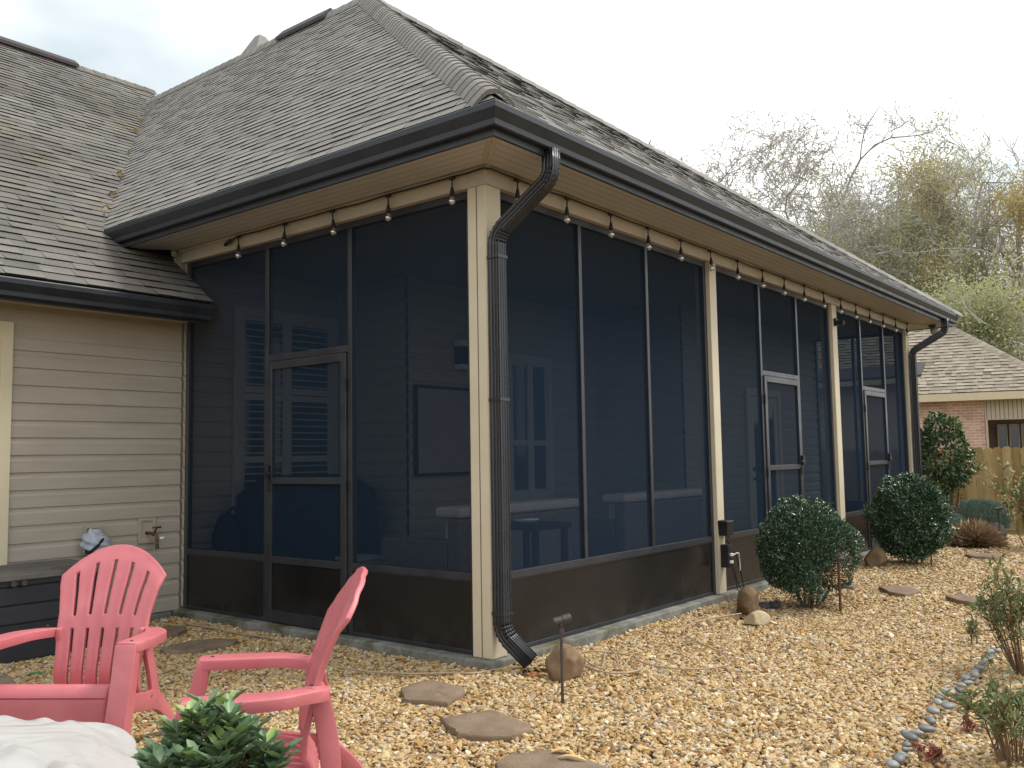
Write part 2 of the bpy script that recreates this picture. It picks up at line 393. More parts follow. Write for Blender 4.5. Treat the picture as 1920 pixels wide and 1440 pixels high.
def vnoise(P, f, seed=0):
    """cheap smooth pseudo-noise from summed sines"""
    P = np.asarray(P, float)*f; r = np.random.default_rng(seed); o = np.zeros(len(P))
    for k in range(6):
        d = r.normal(size=3); o += np.sin(P@d*(1+.35*k)+r.uniform(0, 6.3))/(1+.35*k)
    return o/3

# ------------------------------------------------------------------ foliage
def leaf_mesh(name, C, D, U, L, W, tone, fold=.25):
    """pointed folded leaves: base C, direction D, up U, lengths L, widths W -> 2 quads per leaf"""
    C, D, U = [np.asarray(q, float) for q in (C, D, U)]
    D /= np.linalg.norm(D, axis=1, keepdims=True)+1e-9
    S = np.cross(D, U); S /= np.linalg.norm(S, axis=1, keepdims=True)+1e-9
    U2 = np.cross(S, D)
    L = np.asarray(L)[:, None]; W = np.asarray(W)[:, None]
    b = C; t = C+D*L-U2*L*.12; m1 = C+D*L*.35; m2 = C+D*L*.7+U2*L*.0
    l1 = C+D*L*.38+S*W*.5+U2*W*fold; r1 = C+D*L*.38-S*W*.5+U2*W*fold
    l2 = C+D*L*.72+S*W*.36+U2*W*fold*.6; r2 = C+D*L*.72-S*W*.36+U2*W*fold*.6
    mid = C+D*L*.55+U2*L*.03
    n = len(C); V = np.stack([b, l1, l2, t, r2, r1], 1).reshape(-1, 3)
    base = np.arange(n)[:, None]*6
    F = np.concatenate([base+np.array([[0, 3, 2, 1]]), base+np.array([[0, 5, 4, 3]])], 0)
    return fastmesh(name, V, F, np.concatenate([tone, tone]))
def rdir(n, r=rng):
    d = r.normal(size=(n, 3)); return d/np.linalg.norm(d, axis=1, keepdims=True)

# ------------------------------------------------------------------ roof shingles
def clipline(poly, v):
    """u-range of convex polygon at height v"""
    us = []
    for i in range(len(poly)):
        (u0, v0), (u1, v1) = poly[i], poly[(i+1) % len(poly)]
        if (v0-v)*(v1-v) <= 0 and abs(v1-v0) > 1e-9: us.append(u0+(u1-u0)*(v-v0)/(v1-v0))
        elif abs(v1-v0) < 1e-9 and abs(v-v0) < 1e-9: us += [u0, u1]
    return (min(us), max(us)) if us else None
def shingles(O, U, Vv, poly, e=.14, seed=1, wmin=.14, wmax=.34, thick=.011, extra=.006):
    r = random.Random(seed); O, U, Vv = [np.array(q, float) for q in (O, U, Vv)]
    U /= np.linalg.norm(U); Vv /= np.linalg.norm(Vv); Nn = np.cross(U, Vv)
    if Nn[2] < 0: Nn = -Nn
    mb = MB(); vmin = min(p[1] for p in poly); vmax = max(p[1] for p in poly)
    v = vmin
    P = lambda u, vv, h: O+U*u+Vv*vv+Nn*h
    while v < vmax-1e-4:
        v1 = min(v+e, vmax); a = clipline(poly, v+1e-6); b = clipline(poly, v1-1e-6)
        if a and b:
            lo = min(a[0], b[0]); hi = max(a[1], b[1]); u = lo-r.random()*.3; hib = r.random() < .5
            wob = r.uniform(-.004, .004)
            while u < hi:
                w = r.uniform(wmin, wmax); ue = u+w; hib = not hib if r.random() < .8 else hib
                A0, A1 = max(u, a[0]), min(ue, a[1]); B0, B1 = max(u, b[0]), min(ue, b[1])
                u = ue
                if A1-A0 < .004 and B1-B0 < .004: continue
                A1 = max(A1, A0); B1 = max(B1, B0)
                h = thick+(extra if hib else 0)+r.uniform(0, .002); vl = v+(r.uniform(-.004, .004))+wob-(0.006 if hib else 0)
                t = min(1, max(.12, r.gauss(.55, .12)+(-.05 if not hib else .04)))
                q = [P(A0, vl, h), P(A1, vl, h), P(B1, v1+.008, .0025), P(B0, v1+.008, .0025), P(A0, vl, -.004), P(A1, vl, -.004), P(B1, v1, -.004), P(B0, v1, -.004)]
                mb.add(q, [(0, 1, 2, 3), (4, 5, 1, 0), (5, 6, 2, 1), (7, 4, 0, 3)], [t, 0, .0, .0])
        v = v1
    return mb
def capstrip(A, B, nl, nr, w=.15, e=.15, seed=3, lift=.02):
    """overlapping hip/ridge cap shingles from A (low) to B (high); nl,nr unit vectors down each roof face"""
    r = random.Random(seed); A, B, nl, nr = [np.array(q, float) for q in (A, B, nl, nr)]
    L = np.linalg.norm(B-A); d = (B-A)/L; up = -(nl+nr); up -= d*(up@d); up /= np.linalg.norm(up); mb = MB(); s = 0.
    while s < L:
        s1 = min(s+e*1.25, L+.02); h0 = lift+.009; h1 = lift
        rows = []
        for ss, h in ((s, h0), (s1, h1)):
            p = A+d*ss
            pr = ((1, -.012), (.75, .008), (.5, .022), (.28, .027), (.1, .020))
            rows.append([p+nl*w*a+up*(h+o) for a, o in pr]+[p+nr*w*a+up*(h+o) for a, o in pr[::-1]])
        m_ = len(rows[0]); low = [q-up*(.03 if s == 0 else .011) for q in rows[0]]
        V = rows[0]+rows[1]+low; F = [(k, k+1, m_+1+k, m_+k) for k in range(m_-1)]+[(2*m_+k, 2*m_+1+k, k+1, k) for k in range(m_-1)]
        t = min(1, max(.15, r.gauss(.5, .12)))
        mb.add(V, F, [t]*(m_-1)+[.35 if s == 0 else .12]*(m_-1)); s += e
    return mb
def lap_siding(p0, p1, z0, z1, nrm, e=.134, dutch=True):
    """lap profile along p0->p1 (xy), facing nrm"""
    p0, p1, nrm = [np.array(q, float) for q in (p0, p1, nrm)]
    mb = MB(); prof = []; z = z0
    while z < z1-1e-3:
        t = min(1, (z1-z)/e)
        for dz, o in ((0, .003), (.0005, .019), (.088, .017), (.102, .009), (.1335, .006)):
            if dz/e <= t+1e-6: prof.append((min(z+dz, z1), o))
        z += e
    prof.append((z1, .006))
    V = [];
    for z, o in prof:
        for p in (p0, p1): V.append((p[0]+nrm[0]*o, p[1]+nrm[1]*o, z))
    F = [(2*i, 2*i+1, 2*i+3, 2*i+2) for i in range(len(prof)-1)]
    return mb.add(V, F)

# ================================================================== HOUSE
ZB = .08                       # slab top
LY, X4 = 3.555, 9.72
HB, HS, ZE = 3.117, 3.234, 3.40
HD = ZB+2.06
SCR = .04                      # screens sit behind the post faces
sx = lambda x: x+SCR*(x-CP[0])/(-CP[1])
sy = lambda y: y+SCR*(y-CP[1])/(-CP[0])
house = thing('house', 'tan-sided house with shingled hip roof, dark gutters and a long screened porch', 'house', (0, 0, 0))

# --- slab
b = MB(); b.box((-.045, -.045, -.3), (X4+.045, 4.2, ZB)); b.build('porch_slab', 'concrete', house, bevel=.012)
b = MB(); b.box((-9, LY-.03, -.3), (-.072, LY+.3, ZB-.012)); b.build('foundation', 'concrete', house, bevel=.01)
b = MB(); b.box((.16, .16, ZB+.002), (X4-.15, 3.5, ZB+.012)); b.build('porch_floor', 'floor', house)
# --- posts
def post(x0, x1, y0, y1, seam=True):
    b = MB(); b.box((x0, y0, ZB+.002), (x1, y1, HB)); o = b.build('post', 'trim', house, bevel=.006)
    if seam:
        s = MB(); s.box((x0-.0025, (y0+y1)/2-.0035, ZB+.01), (x0+.001, (y0+y1)/2+.0035, HB-.003)); s.build('seam', M['seam'], o)
        q = MB(); q.box((x0-.003, (y0+y1)/2-.075, ZB+.01), (x0+.0, (y0+y1)/2-.0045, HB-.002)); q.box((x0-.003, (y0+y1)/2+.0045, ZB+.01), (x0+.0, (y0+y1)/2+.075, HB-.002)); q.build('cladding', 'trim', o, bevel=.0015)
    return o
M['seam'] = simple('seam_shadow_gap', (.16, .13, .09), .8, .2)
post(0, .152, 0, .16)
post(3.20, 3.335, 0, .15, False)
post(6.45, 6.61, 0, .15, False)
post(9.57, X4, 0, .15, False)
# --- beam wrap
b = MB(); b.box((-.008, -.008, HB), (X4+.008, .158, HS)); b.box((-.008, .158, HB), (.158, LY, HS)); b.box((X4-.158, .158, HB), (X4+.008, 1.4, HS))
b.build('beam', 'shadedwrap', house, bevel=.004)
b = MB(); b.box((-.03, -.03, HS-.022), (X4+.03, -.008, HS-.002)); b.box((-.03, -.008, HS-.022), (-.008, LY, HS-.002)); b.build('soffit_trim', 'shadedwrap', house, bevel=.004)

# --- screens, frames, kick panels
HK = .60
def panel(a, bb, z0, z1, wall):
    """screen sheet between a..b on the front (y) or side (x) wall"""
    if wall == 'f': V = [(a, SCR+.02, z0), (bb, SCR+.02, z0), (bb, SCR+.02, z1), (a, SCR+.02, z1)]
    elif wall == 's': V = [(SCR+.02, a, z0), (SCR+.02, bb, z0), (SCR+.02, bb, z1), (SCR+.02, a, z1)]
    else: V = [(X4-.06, a, z0), (X4-.06, bb, z0), (X4-.06, bb, z1), (X4-.06, a, z1)]
    link('screen_panel', fastmesh('screen_panel', V, [(0, 1, 2, 3)]), 'screen', house)
def bar(mb, a, bb, z0, z1, wall, d0=.0, d1=.05):
    if wall == 'f': mb.box((a, SCR+d0, z0), (bb, SCR+d1, z1))
    elif wall == 's': mb.box((SCR+d0, a, z0), (SCR+d1, bb, z1))
    else: mb.box((X4-.04-d1, a, z0), (X4-.04-d0, bb, z1))
def kick(a, bb, wall):
    m = MB(); bar(m, a, bb, ZB+.006, HK-.06, wall, .012, .03); m.build('kick_panel', 'kick', house)
def frame(segs, wall, label=None):
    m = MB()
    for s in segs: bar(m, *s[:4], wall, *(s[4:] if len(s) > 4 else ()))
    return m.build('screen_frame', 'bronze', house, bevel=.003)
FW = .045
def bay(x0, x1, mull, door, wall):
    """one porch bay: perimeter frame, mullions, optional door (d0,d1,handle side)"""
    segs = [(x0, x0+FW, ZB+.004, HB-.001), (x1-FW, x1, ZB+.004, HB-.001), (x0+FW, x1-FW, HB-.05, HB-.001)]
    spans = []
    if door:
        d0, d1, hs = door
        segs += [(d0-FW, d0, ZB+.004, HB-.05), (d1, d1+FW, ZB+.004, HB-.05), (d0, d1, HD, HD+.05)]
        spans = [(x0+FW, d0-FW), (d1+FW, x1-FW)]
        panel(d0, d1, HD+.05, HB-.05, wall)
    else: spans = [(x0+FW, x1-FW)]
    for a, bb in spans:
        if bb-a < .05: continue
        segs += [(a, bb, HK-.05, HK), (a, bb, HK-.06, HK-.051, .006, .05), (a, bb, ZB+.002, ZB+.03, .004, .05)]
        kick(a, bb, wall)
        cuts = [a]+[m for m in mull if a < m < bb]+[bb]
        for i in range(len(cuts)-1):
            l = cuts[i]+(.0 if i == 0 else .02); r_ = cuts[i+1]-(.0 if i == len(cuts)-2 else .02)
            panel(l, r_, HK, HB-.05, wall)
        for m in cuts[1:-1]: segs.append((m-.02, m+.02, HK, HB-.05))
    frame(segs, wall)
    if door: screen_door(*door, wall)
def screen_door(d0, d1, hside, wall):
    g = .006; a, bb = d0+g, d1-g; st = .062
    m = MB(); D = (-.014, .022)
    for s in [(a, a+st, ZB+.012, HD-g), (bb-st, bb, ZB+.012, HD-g), (a+st, bb-st, HD-g-st, HD-g), (a+st, bb-st, 1.162, 1.216), (a+st, bb-st, HK-.055, HK), (a+st, bb-st, ZB+.012, ZB+.10)]:
        bar(m, *s, wall, *D)
    o = m.build('screen_door', 'bronze', house, bevel=.004)
    for z0, z1 in ((HK, 1.162), (1.216, HD-g-st)):
        y = SCR+.006; l, r_ = a+st, bb-st
        V = [(l, y, z0), (r_, y, z0), (r_, y, z1), (l, y, z1)] if wall == 'f' else [(y, l, z0), (y, r_, z0), (y, r_, z1), (y, l, z1)]
        link('door_screen', fastmesh('door_screen', V, [(0, 1, 2, 3)]), 'screen', o)
    k = MB(); bar(k, a+st, bb-st, ZB+.10, HK-.055, wall, .0, .012); k.build('door_kick_panel', 'kick', o)
    h = MB(); hx = bb-st/2 if hside > 0 else a+st/2
    bar(h, hx-.022, hx+.022, 1.20, 1.31, wall, -.045, -.0145); bar(h, hx-.02, hx+.02, 1.10, 1.19, wall, -.026, -.0146)
    bar(h, hx-.075*(1 if hside > 0 else -1)-.03, hx, 1.235, 1.255, wall, -.062, -.046)
    h.build('handle', 'black', o, bevel=.004)
    hx2 = a+.004 if hside > 0 else bb-.004
    for z in (.4, 1.1, 1.85): c = MB(); bar(c, hx2-.012, hx2+.012, z, z+.09, wall, -.022, -.0145); c.build('hinge', 'bronze', o)
bay(.152, 3.20, [sx(1.076), sx(2.046)], None, 'f')
bay(3.335, 6.45, [], (sx(4.33), sx(5.28), 1), 'f')
bay(6.61, 9.57, [], (sx(7.50), sx(8.43), 1), 'f')
bay(.16, LY-.02, [], (sy(1.345), sy(2.295), 1), 's')
bay(.15, 1.4, [.8], None, 'e')

# --- siding walls
def wall(p0, p1, nrm, z0=ZB+.02, z1=3.2, frieze=0.):
    mb = lap_siding(p0, p1, z0, z1-frieze, nrm)
    if frieze:
        p0, p1, nrm = [np.array(q, float) for q in (p0, p1, nrm)]
        for za, zb_, o in ((z1-frieze, z1, .007),):
            V = [(p0[0]+nrm[0]*o, p0[1]+nrm[1]*o, za), (p1[0]+nrm[0]*o, p1[1]+nrm[1]*o, za), (p1[0]+nrm[0]*o, p1[1]+nrm[1]*o, zb_), (p0[0]+nrm[0]*o, p0[1]+nrm[1]*o, zb_)]
            mb.add(V, [(0, 1, 2, 3)])
            a = np.array([*p0, z1-.09])+np.array([*nrm, 0])*.007; mb.obox(a, np.array([*(p1-p0), 0]), np.array([*nrm, 0])*.012, (0, 0, .02))
    return mb.build('siding_wall', 'siding', house)
wall((-9, LY), (-.0, LY), (0, -1), ZB, 2.607, .27)
wall((0.02, LY), (1.86, LY), (0, -1))
wall((1.86, LY), (1.86, 2.6), (-1, 0))
wall((1.86, 2.6), (5.25, 2.6), (0, -1))
wall((5.25, 2.6), (5.25, 1.4), (-1, 0))
wall((5.25, 1.4), (X4, 1.4), (0, -1))
wall((X4, 1.4), (X4, 12), (1, 0), ZB, 3.2)
b = MB(); b.box((-.0, LY+.02, ZB), (X4-.02, LY+.1, 3.3)); b.build('inner_wall_core', 'ceil', house)
b = MB(); b.box((.03, .03, 3.14), (X4-.03, LY, 3.16)); b.build('porch_ceiling', 'ceil', house)

# --- windows
def window(x0, x1, z0, z1, y, parent, trans=None, rails=(), cas=.09, mat='casing', nrm=-1, blinds=False, mull=()):
    """casing and sashes on a wall facing -y"""
    f = MB(); d = .034
    for a in ((x0, z0, x0+cas, z1), (x1-cas, z0, x1, z1), (x0+cas, z1-cas, x1-cas, z1), (x0+cas, z0, x1-cas, z0+cas)): f.box((a[0], y-d, a[1]), (a[2], y-.001, a[3]))
    o = f.build('window', mat, parent, bevel=.003)
    s = MB()
    for z in rails: s.box((x0+cas, y-d+.006, z-.03), (x1-cas, y-.0012, z+.03))
    for xm in mull: s.box((xm-.05, y-d-.002, z0+cas), (xm+.05, y-.0012, z1-cas))
    i0, i1, k0, k1 = x0+cas, x1-cas, z0+cas, z1-cas
    for a in ((i0, k0, i0+.035, k1), (i1-.035, k0, i1, k1), (i0+.035, k1-.035, i1-.035, k1), (i0+.035, k0, i1-.035, k0+.035)): s.box((a[0], y-d+.012, a[1]), (a[2], y-.0014, a[3]))
    s.build('sash', mat, o, bevel=.002)
    g = MB(); g.box((i0+.03, y-.012, k0+.03), (i1-.03, y-.004, k1-.03)); g.build('pane', 'glass', o)
    if blinds:
        bl = MB(); z = k0+.06
        while z < k1-.05: bl.box((i0+.037, y-.0185, z), (i1-.037, y-.0125, z+.012)); z += .065
        bl.build('blind', 'innertrim', o)
    return o
window(-2.6, -1.43, .58, 2.43, LY-.017, house, rails=(1.5,), cas=.085)
window(.52, 1.76, .55, 2.80, LY-.017, house, rails=(1.36, 1.95, 2.02), mat='innertrim', mull=(1.12,), blinds=True)
window(3.35, 4.2, .85, 2.5, 2.6-.017, house, rails=(1.5,), mat='innertrim', mull=(3.78,))
# french door on the inner wall, with side panel
f = MB(); x0, x1, y = 7.05, 8.0, 1.383
for a in ((x0-.1, ZB, x0, 2.22), (x1, ZB, x1+.1, 2.22), (x0, 2.12, x1, 2.22)): f.box((a[0], y-.035, a[1]), (a[2], y-.001, a[3]))
for a in ((x0+.005, ZB+.01, x0+.13, 2.11), (x1-.13, ZB+.01, x1-.005, 2.11), (x0+.13, 1.98, x1-.13, 2.11), (x0+.13, ZB+.01, x1-.13, .36)): f.box((a[0], y-.022, a[1]), (a[2], y-.0012, a[3]))
o = f.build('french_door', 'casing', house, bevel=.004)
g = MB(); g.box((x0+.12, y-.012, .35), (x1-.12, y-.003, 1.99)); g.build('pane', 'glass', o)
h = MB(); h.tube([(x0+.06, y-.022, 1.0), (x0+.06, y-.075, 1.0)], .02, 8); h.tube([(x0+.06, y-.07, 1.0), (x0+.17, y-.07, 1.0)], .01, 8); h.build('handle', 'black', o)
h = MB(); h.tube([(x0+.06, y-.022, 1.13), (x0+.06, y-.045, 1.13)], .026, 10); h.build('deadbolt', 'black', o)
b = MB(); b.box((6.75, y-.5, ZB+.013), (8.3, y-.002, .24)); b.build('step', 'floor', house, bevel=.01)

# --- soffits, fascia, gutters
def sheet(name, V, mat, uvs=None, parent=house):
    me = fastmesh(name, V, [(0, 1, 2, 3)]); 
    u = me.uv_layers.new(name='uv')
    uvs = uvs or [(0, 0), (1, 0), (1, 1), (0, 1)]
    u.data.foreach_set('uv', np.array(uvs, np.float32).ravel()); return link(name, me, mat, parent)
XE = 10.70
s0 = HS+.001
sheet('soffit', [(-.41, -.41, s0), (XE-.09, -.41, s0), (X4+.02, -.008, s0), (-.008, -.008, s0)], 'soffit', [(0, -.41), (0, XE), (.4, X4), (.4, 0)])
sheet('soffit', [(-.41, -.41, s0), (-.008, -.008, s0), (-.008, LY, s0), (-.41, LY+.35, s0)], 'soffit', [(0, -.41), (.4, 0), (.4, LY), (0, LY+.35)])
sheet('soffit', [(X4+.02, -.008, s0), (XE-.09, -.41, s0), (XE-.09, 12, s0), (X4+.02, 12, s0)], 'soffit', [(.4, 0), (0, -.4), (0, 12), (.4, 12)])
b = MB(); b.obox((-.405, -.405, s0-.006), (.02, -.02, 0), (.40, .40, 0), (0, 0, .005)); b.obox((-.43, -.39, s0-.006), (.006, -.006, 0), (.40, .40, 0), (0, 0, .005)); b.build('soffit_joint', 'shadedwrap', house)
b = MB(); b.obox((X4+.02, -.03, s0-.012), (.02, .02, 0), (.86, -.36, 0), (0, 0, .011)); b.box((X4+.03, -.03, s0-.014), (X4+.06, 3, s0-.002)); b.build('soffit_joint', 'shadedwrap', house)
# fascia (dark) runs behind gutters
b = MB(); b.box((-.412, -.432, HS-.012), (XE-.08, -.411, ZE-.03)); b.box((-.432, -.432, HS-.012), (-.4125, 4.0, ZE-.03)); b.box((XE-.10, -.411, HS-.012), (XE-.08, 12, ZE-.03)); b.build('fascia', 'gutter', house)
GP = [(0, -.13), (.055, -.13), (.062, -.118), (.058, -.10), (.098, -.055), (.105, -.04), (.105, -.006), (.098, 0), (.090, -.004), (.094, -.035), (.05, -.10), (.05, -.118), (.012, -.118), (.012, 0), (0, 0)]
# profile x: outward from fascia, y: below lip.  mitred corner through the direction (outward both ways)
GPo = [(0, -.135), (.052, -.135), (.060, -.128), (.062, -.095), (.068, -.088), (.084, -.058), (.095, -.042), (.095, -.008), (.090, 0), (.080, -.003), (.082, -.036), (.05, -.085), (.048, -.12), (.010, -.12), (.008, 0), (0, 0)]
def gutter(pts, outs, mat='gutter', parent=house, z=ZE):
    b = MB(); b.sweep([(p[0], p[1], z) for p in pts], [((o[0], o[1], 0), (0, 0, 1)) for o in outs], GPo); o = b.build('gutter', mat, parent); fixnormals(o); smooth_angle(o, 25); return o
fo = .415+.02
gutter([(-fo+.02, 3.96), (-fo+.02, -fo+.02), (XE-.1, -fo+.02), ], [(-1, 0), (-1, -1), (0, -1)])
gutter([(-9, 3.145), (-.005, 3.145)], [(0, -1), (0, -1)], z=2.685)
CAPP = [(0, -.135), (.052, -.135), (.06, -.128), (.062, -.095), (.095, -.042), (.095, -.003), (0, -.003)]
for p0, p1, ov in (((-fo+.0195, 3.955, ZE), (-fo+.0195, 3.965, ZE), (-1, 0, 0)), ((-.012, 3.1445, 2.685), (-.002, 3.1445, 2.685), (0, -1, 0)), ((XE-.105, -fo+.0195, ZE), (XE-.095, -fo+.0195, ZE), (0, -1, 0))):
    b = MB(); b.sweep([p0, p1], [(ov, (0, 0, 1))]*2, CAPP); o = b.build('gutter_cap', 'gutter', house); fixnormals(o)
# wing eave
b = MB(); b.box((-9, 3.146, 2.53), (-.006, 3.165, 2.66)); b.build('fascia', 'gutter', house)
b = MB(); b.box((-9, 3.165, 2.575), (-.0, LY-.02, 2.60)); o = b.build('soffit', 'trim', house)
b = MB(); b.box((-.02, 3.17, 2.60), (-.004, LY, 2.68)); b.build('rake_board', 'trim', house)

# --- roofs
A = np.array(CP+ray(690, -5)*(11.4/np.linalg.norm(ray(690, -5))))   # hip apex (unit ray length 11.4 m)
MW = .724
zr = 7.08; yr = 3.05+(zr-2.70)/MW
ez = ZE+.012; ei = -.475
ml = (A[2]-ez)/(A[0]-ei); mr = (A[2]-ez)/(A[1]-ei)
def roofplane(o3, u3, v3, pts3, **k):
    o3, u3, v3 = [np.array(q, float) for q in (o3, u3, v3)]; u3 /= np.linalg.norm(u3); v3 /= np.linalg.norm(v3)
    return shingles(o3, u3, v3, [((np.array(p)-o3)@u3, (np.array(p)-o3)@v3) for p in pts3], **k)
lp = lambda x, y: (x, y, ez+ml*(x-ei))
wp = lambda x, y: (x, y, 2.70+MW*(y-3.06))
# valley: left plane meets wing plane
vx = lambda z: ei+(z-ez)/ml
vy = lambda z: 3.06+(z-2.70)/MW
zt = A[2]
R1 = roofplane((ei, 0, ez), (0, -1, 0), (1, 0, ml), [(ei, ei, ez), tuple(A), (A[0], vy(zt), zt), (ei, vy(ez), ez)], seed=11, e=.092, wmin=.13, wmax=.32, thick=.007, extra=.004)
R2 = roofplane((0, ei, ez), (1, 0, 0), (0, 1, mr), [(ei, ei, ez), (XE-.05, ei, ez), tuple(A)], seed=12, e=.115, thick=.0045, extra=.0035)
roof = MB(); roof.add(R1.v, R1.f, R1.t); roof.add(R2.v, R2.f, R2.t)
# far hip face and rear: plain courses
fx = (A[2]-ez)/(XE-.05-A[0])
R3 = roofplane((XE-.05, ei, ez), (0, 1, 0), (-1, 0, fx), [(XE-.05, ei, ez), (XE-.05, 14, ez), (A[0], 14, A[2]), tuple(A)], seed=13, e=.2, wmin=.3, wmax=.6)
roof.add(R3.v, R3.f, R3.t)
ro = roof.build('roof', 'shingle', house)
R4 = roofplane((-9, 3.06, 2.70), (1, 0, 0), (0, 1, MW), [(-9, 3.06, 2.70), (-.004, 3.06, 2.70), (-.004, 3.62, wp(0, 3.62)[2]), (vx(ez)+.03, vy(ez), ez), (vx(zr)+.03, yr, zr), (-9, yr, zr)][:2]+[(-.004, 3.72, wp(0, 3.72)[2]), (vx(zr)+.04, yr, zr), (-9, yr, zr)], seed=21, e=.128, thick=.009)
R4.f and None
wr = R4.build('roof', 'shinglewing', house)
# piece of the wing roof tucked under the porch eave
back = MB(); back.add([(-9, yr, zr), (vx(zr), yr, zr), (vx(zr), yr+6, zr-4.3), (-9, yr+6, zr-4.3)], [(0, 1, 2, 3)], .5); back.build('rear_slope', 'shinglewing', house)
# hip caps
def unit(v): v = np.array(v, float); return v/np.linalg.norm(v)
hd = unit(A-np.array([ei, ei, ez]))
def down(face_up, d):  # in-plane direction square to hip d pointing away
    v = np.array(face_up, float); v -= d*(v@d); return unit(v)
nl = -down((1, 0, ml), hd); nr = -down((0, 1, mr), hd)
nl = unit(np.cross(np.cross((-ml, 0, 1), hd), (0, 0, 0)) if False else np.cross(hd, unit((-ml, 0, 1)))); nr = unit(np.cross(unit((0, -mr, 1)), hd))
cap = capstrip((ei+.05, ei+.05, ez+.05), A, nl if nl[1] > nl[0] else -nl, nr if nr[0] > nr[1] else -nr, .15, .12, 5)
cap.build('hip_cap', 'shingle', ro)
h2 = unit(A-np.array([XE-.05, ei, ez])); n1 = unit(np.cross(h2, unit((0, -mr, 1)))); n2 = unit(np.cross(unit((fx, 0, 1)), h2))
capstrip((XE-.05, ei, ez), A, n1 if n1[0] < 0 else -n1, n2 if n2[1] > 0 else -n2, .15, .2, 6).build('hip_cap', 'shingle', ro)
dl = unit((-1, 0, -ml)); dr = unit((1, 0, -fx))
capstrip((A[0], A[1]-.1, A[2]), (A[0], 14, A[2]), dl, dr, .14, .16, 7).build('ridge_cap', 'shingle', ro)
wd = unit((0, -1, -MW)); wd2 = unit((0, 1, -.72))
capstrip((-9, yr, zr), (vx(zr), yr, zr), wd, wd2, .14, .16, 8).build('ridge_cap', 'shinglewing', wr)
def ridgevent(p, q, n1, n2, parent):
    b = MB(); p, q = np.array(p, float), np.array(q, float)
    for a, n in ((0, n1), (1, n2)):
        b.obox(p+(0, 0, .05), q-p, n*.17, (0, 0, .045))
    o = b.build('ridge_vent', 'vent', parent); fixnormals(o)
ry0, ry1 = [onp(u, v, 0, A[0])[1] for u, v in ((620, 8), (530, 50))]
ridgevent((A[0], ry0, A[2]), (A[0], ry1, A[2]), dl, dr, ro)
wx1 = onp(140, 132, 1, yr)[0]
ridgevent((-6, yr, zr), (wx1, yr, zr), wd, wd2, wr)
# small vents poking up just behind the ridges
for (u, v, ax, val) in ((488, 69, 0, A[0]+.25), (205, 144, 1, yr+.3)):
    P = onp(u, v, ax, val); w = .2; b = MB()
    b.add([P+(-w, -w, -.3), P+(w, -w, -.3), P+(w, w, -.3), P+(-w, w, -.3), P+(-.05, -.05, 0), P+(.05, -.05, 0), P+(.05, .05, 0), P+(-.05, .05, 0)], [(0, 1, 5, 4), (1, 2, 6, 5), (2, 3, 7, 6), (3, 0, 4, 7), (4, 5, 6, 7)], .5); b.build('roof_vent', 'shingle', ro)
# leaf litter caught in the valley
b = MB()
for z in (3.62, 3.7, 3.74, 3.95, 4.02, 4.3, 4.36, 4.4, 4.9, 5.5, 5.55, 5.9):
    for k in range(3):
        c = np.array([vx(z), vy(z), z+.03])+np.random.default_rng(int(z*100)+k).uniform(-.05, .05, 3)*(1, 1, .2)
        d = rdir(2)*.035; b.add([c-d[0], c+d[1], c+d[0], c-d[1]], [(0, 1, 2, 3)])
b.build('leaf_litter', 'tanrock', wr)['kind'] = 'stuff'
# step flashing behind wing / closing fillers so no sky shows through
b = MB(); b.add([lp(ei+.02, ei+.02), lp(A[0], A[1]), lp(A[0], vy(zt)), (ei+.02, vy(ez), ez)], [(0, 1, 2, 3)])
b.add([(ei, ei, ez-.01), (XE-.05, ei, ez-.01), (A[0], A[1], A[2]-.02)], [(0, 1, 2)])
b.v = [(x, y, z-.02) for x, y, z in b.v]; b.build('roof_deck', 'vent', house)
b = MB(); b.add([(-9, 3.07, 2.68), (-.006, 3.07, 2.68), (-.006, 3.9, wp(0, 3.9)[2]-.02), (vx(zr), yr, zr-.02), (-9, yr, zr-.02)], [(0, 1, 2, 3, 4)]); b.build('roof_deck', 'vent', house)

# --- downspouts
def downspout(path, w=.080, d=.086, elbows=(), face=1):
    """rectangular corrugated pipe; path points (x,y,z); width along x"""
    P = []; S = []
    pts = [np.array(p, float) for p in path]
    for i, p in enumerate(pts):
        if 0 < i < len(pts)-1:
            a = unit(pts[i-1]-p); c = unit(pts[i+1]-p); R_ = .075
            R_ = min(R_, .45*np.linalg.norm(pts[i-1]-p), .45*np.linalg.norm(pts[i+1]-p))
            for k in range(11):
                t = k/10; q = (1-t)**2*(p+a*R_)+2*t*(1-t)*p+t*t*(p+c*R_); P.append(q); S.append(1.0 if k in (0, 10) else (1.04 if k % 2 else .92))
        else: P.append(p); S.append(1.0)
    ax = []
    for i in range(len(P)):
        t = unit(P[min(i+1, len(P)-1)]-P[max(i-1, 0)]); a = np.array([1., 0, 0]); a = unit(a-t*(a@t)); ax.append((a, unit(np.cross(t, a))))
    hw, hd_ = w/2, d/2; prof = []
    for sgn, L_ in ((0, 0),):
        # ribs on every face
        n = 7
        for k in range(n): prof.append((-hw+w*k/n, -hd_+(.0 if k % 2 == 0 else .0045)))
        for k in range(n): prof.append((hw-(.0 if k % 2 == 0 else .0045), -hd_+d*k/n))
        for k in range(n): prof.append((hw-w*k/n, hd_-(.0 if k % 2 == 0 else .0045)))
        for k in range(n): prof.append((-hw+(.0 if k % 2 == 0 else .0045), hd_-d*k/n))
    b = MB(); b.sweep(P, ax, prof, S); b.f = b.f[:-2]; b.t = b.t[:-2]
    o = b.build('downspout', 'downspout', house); fixnormals(o); smooth_angle(o, 35)
    m = o.modifiers.new('wall', 'SOLIDIFY'); m.thickness = .003
    return o
o = downspout([(.10, -.455, 3.27), (.10, -.455, 3.09), (.036, -.058, 2.78), (.036, -.058, .25), (.088, -.235, .085)])
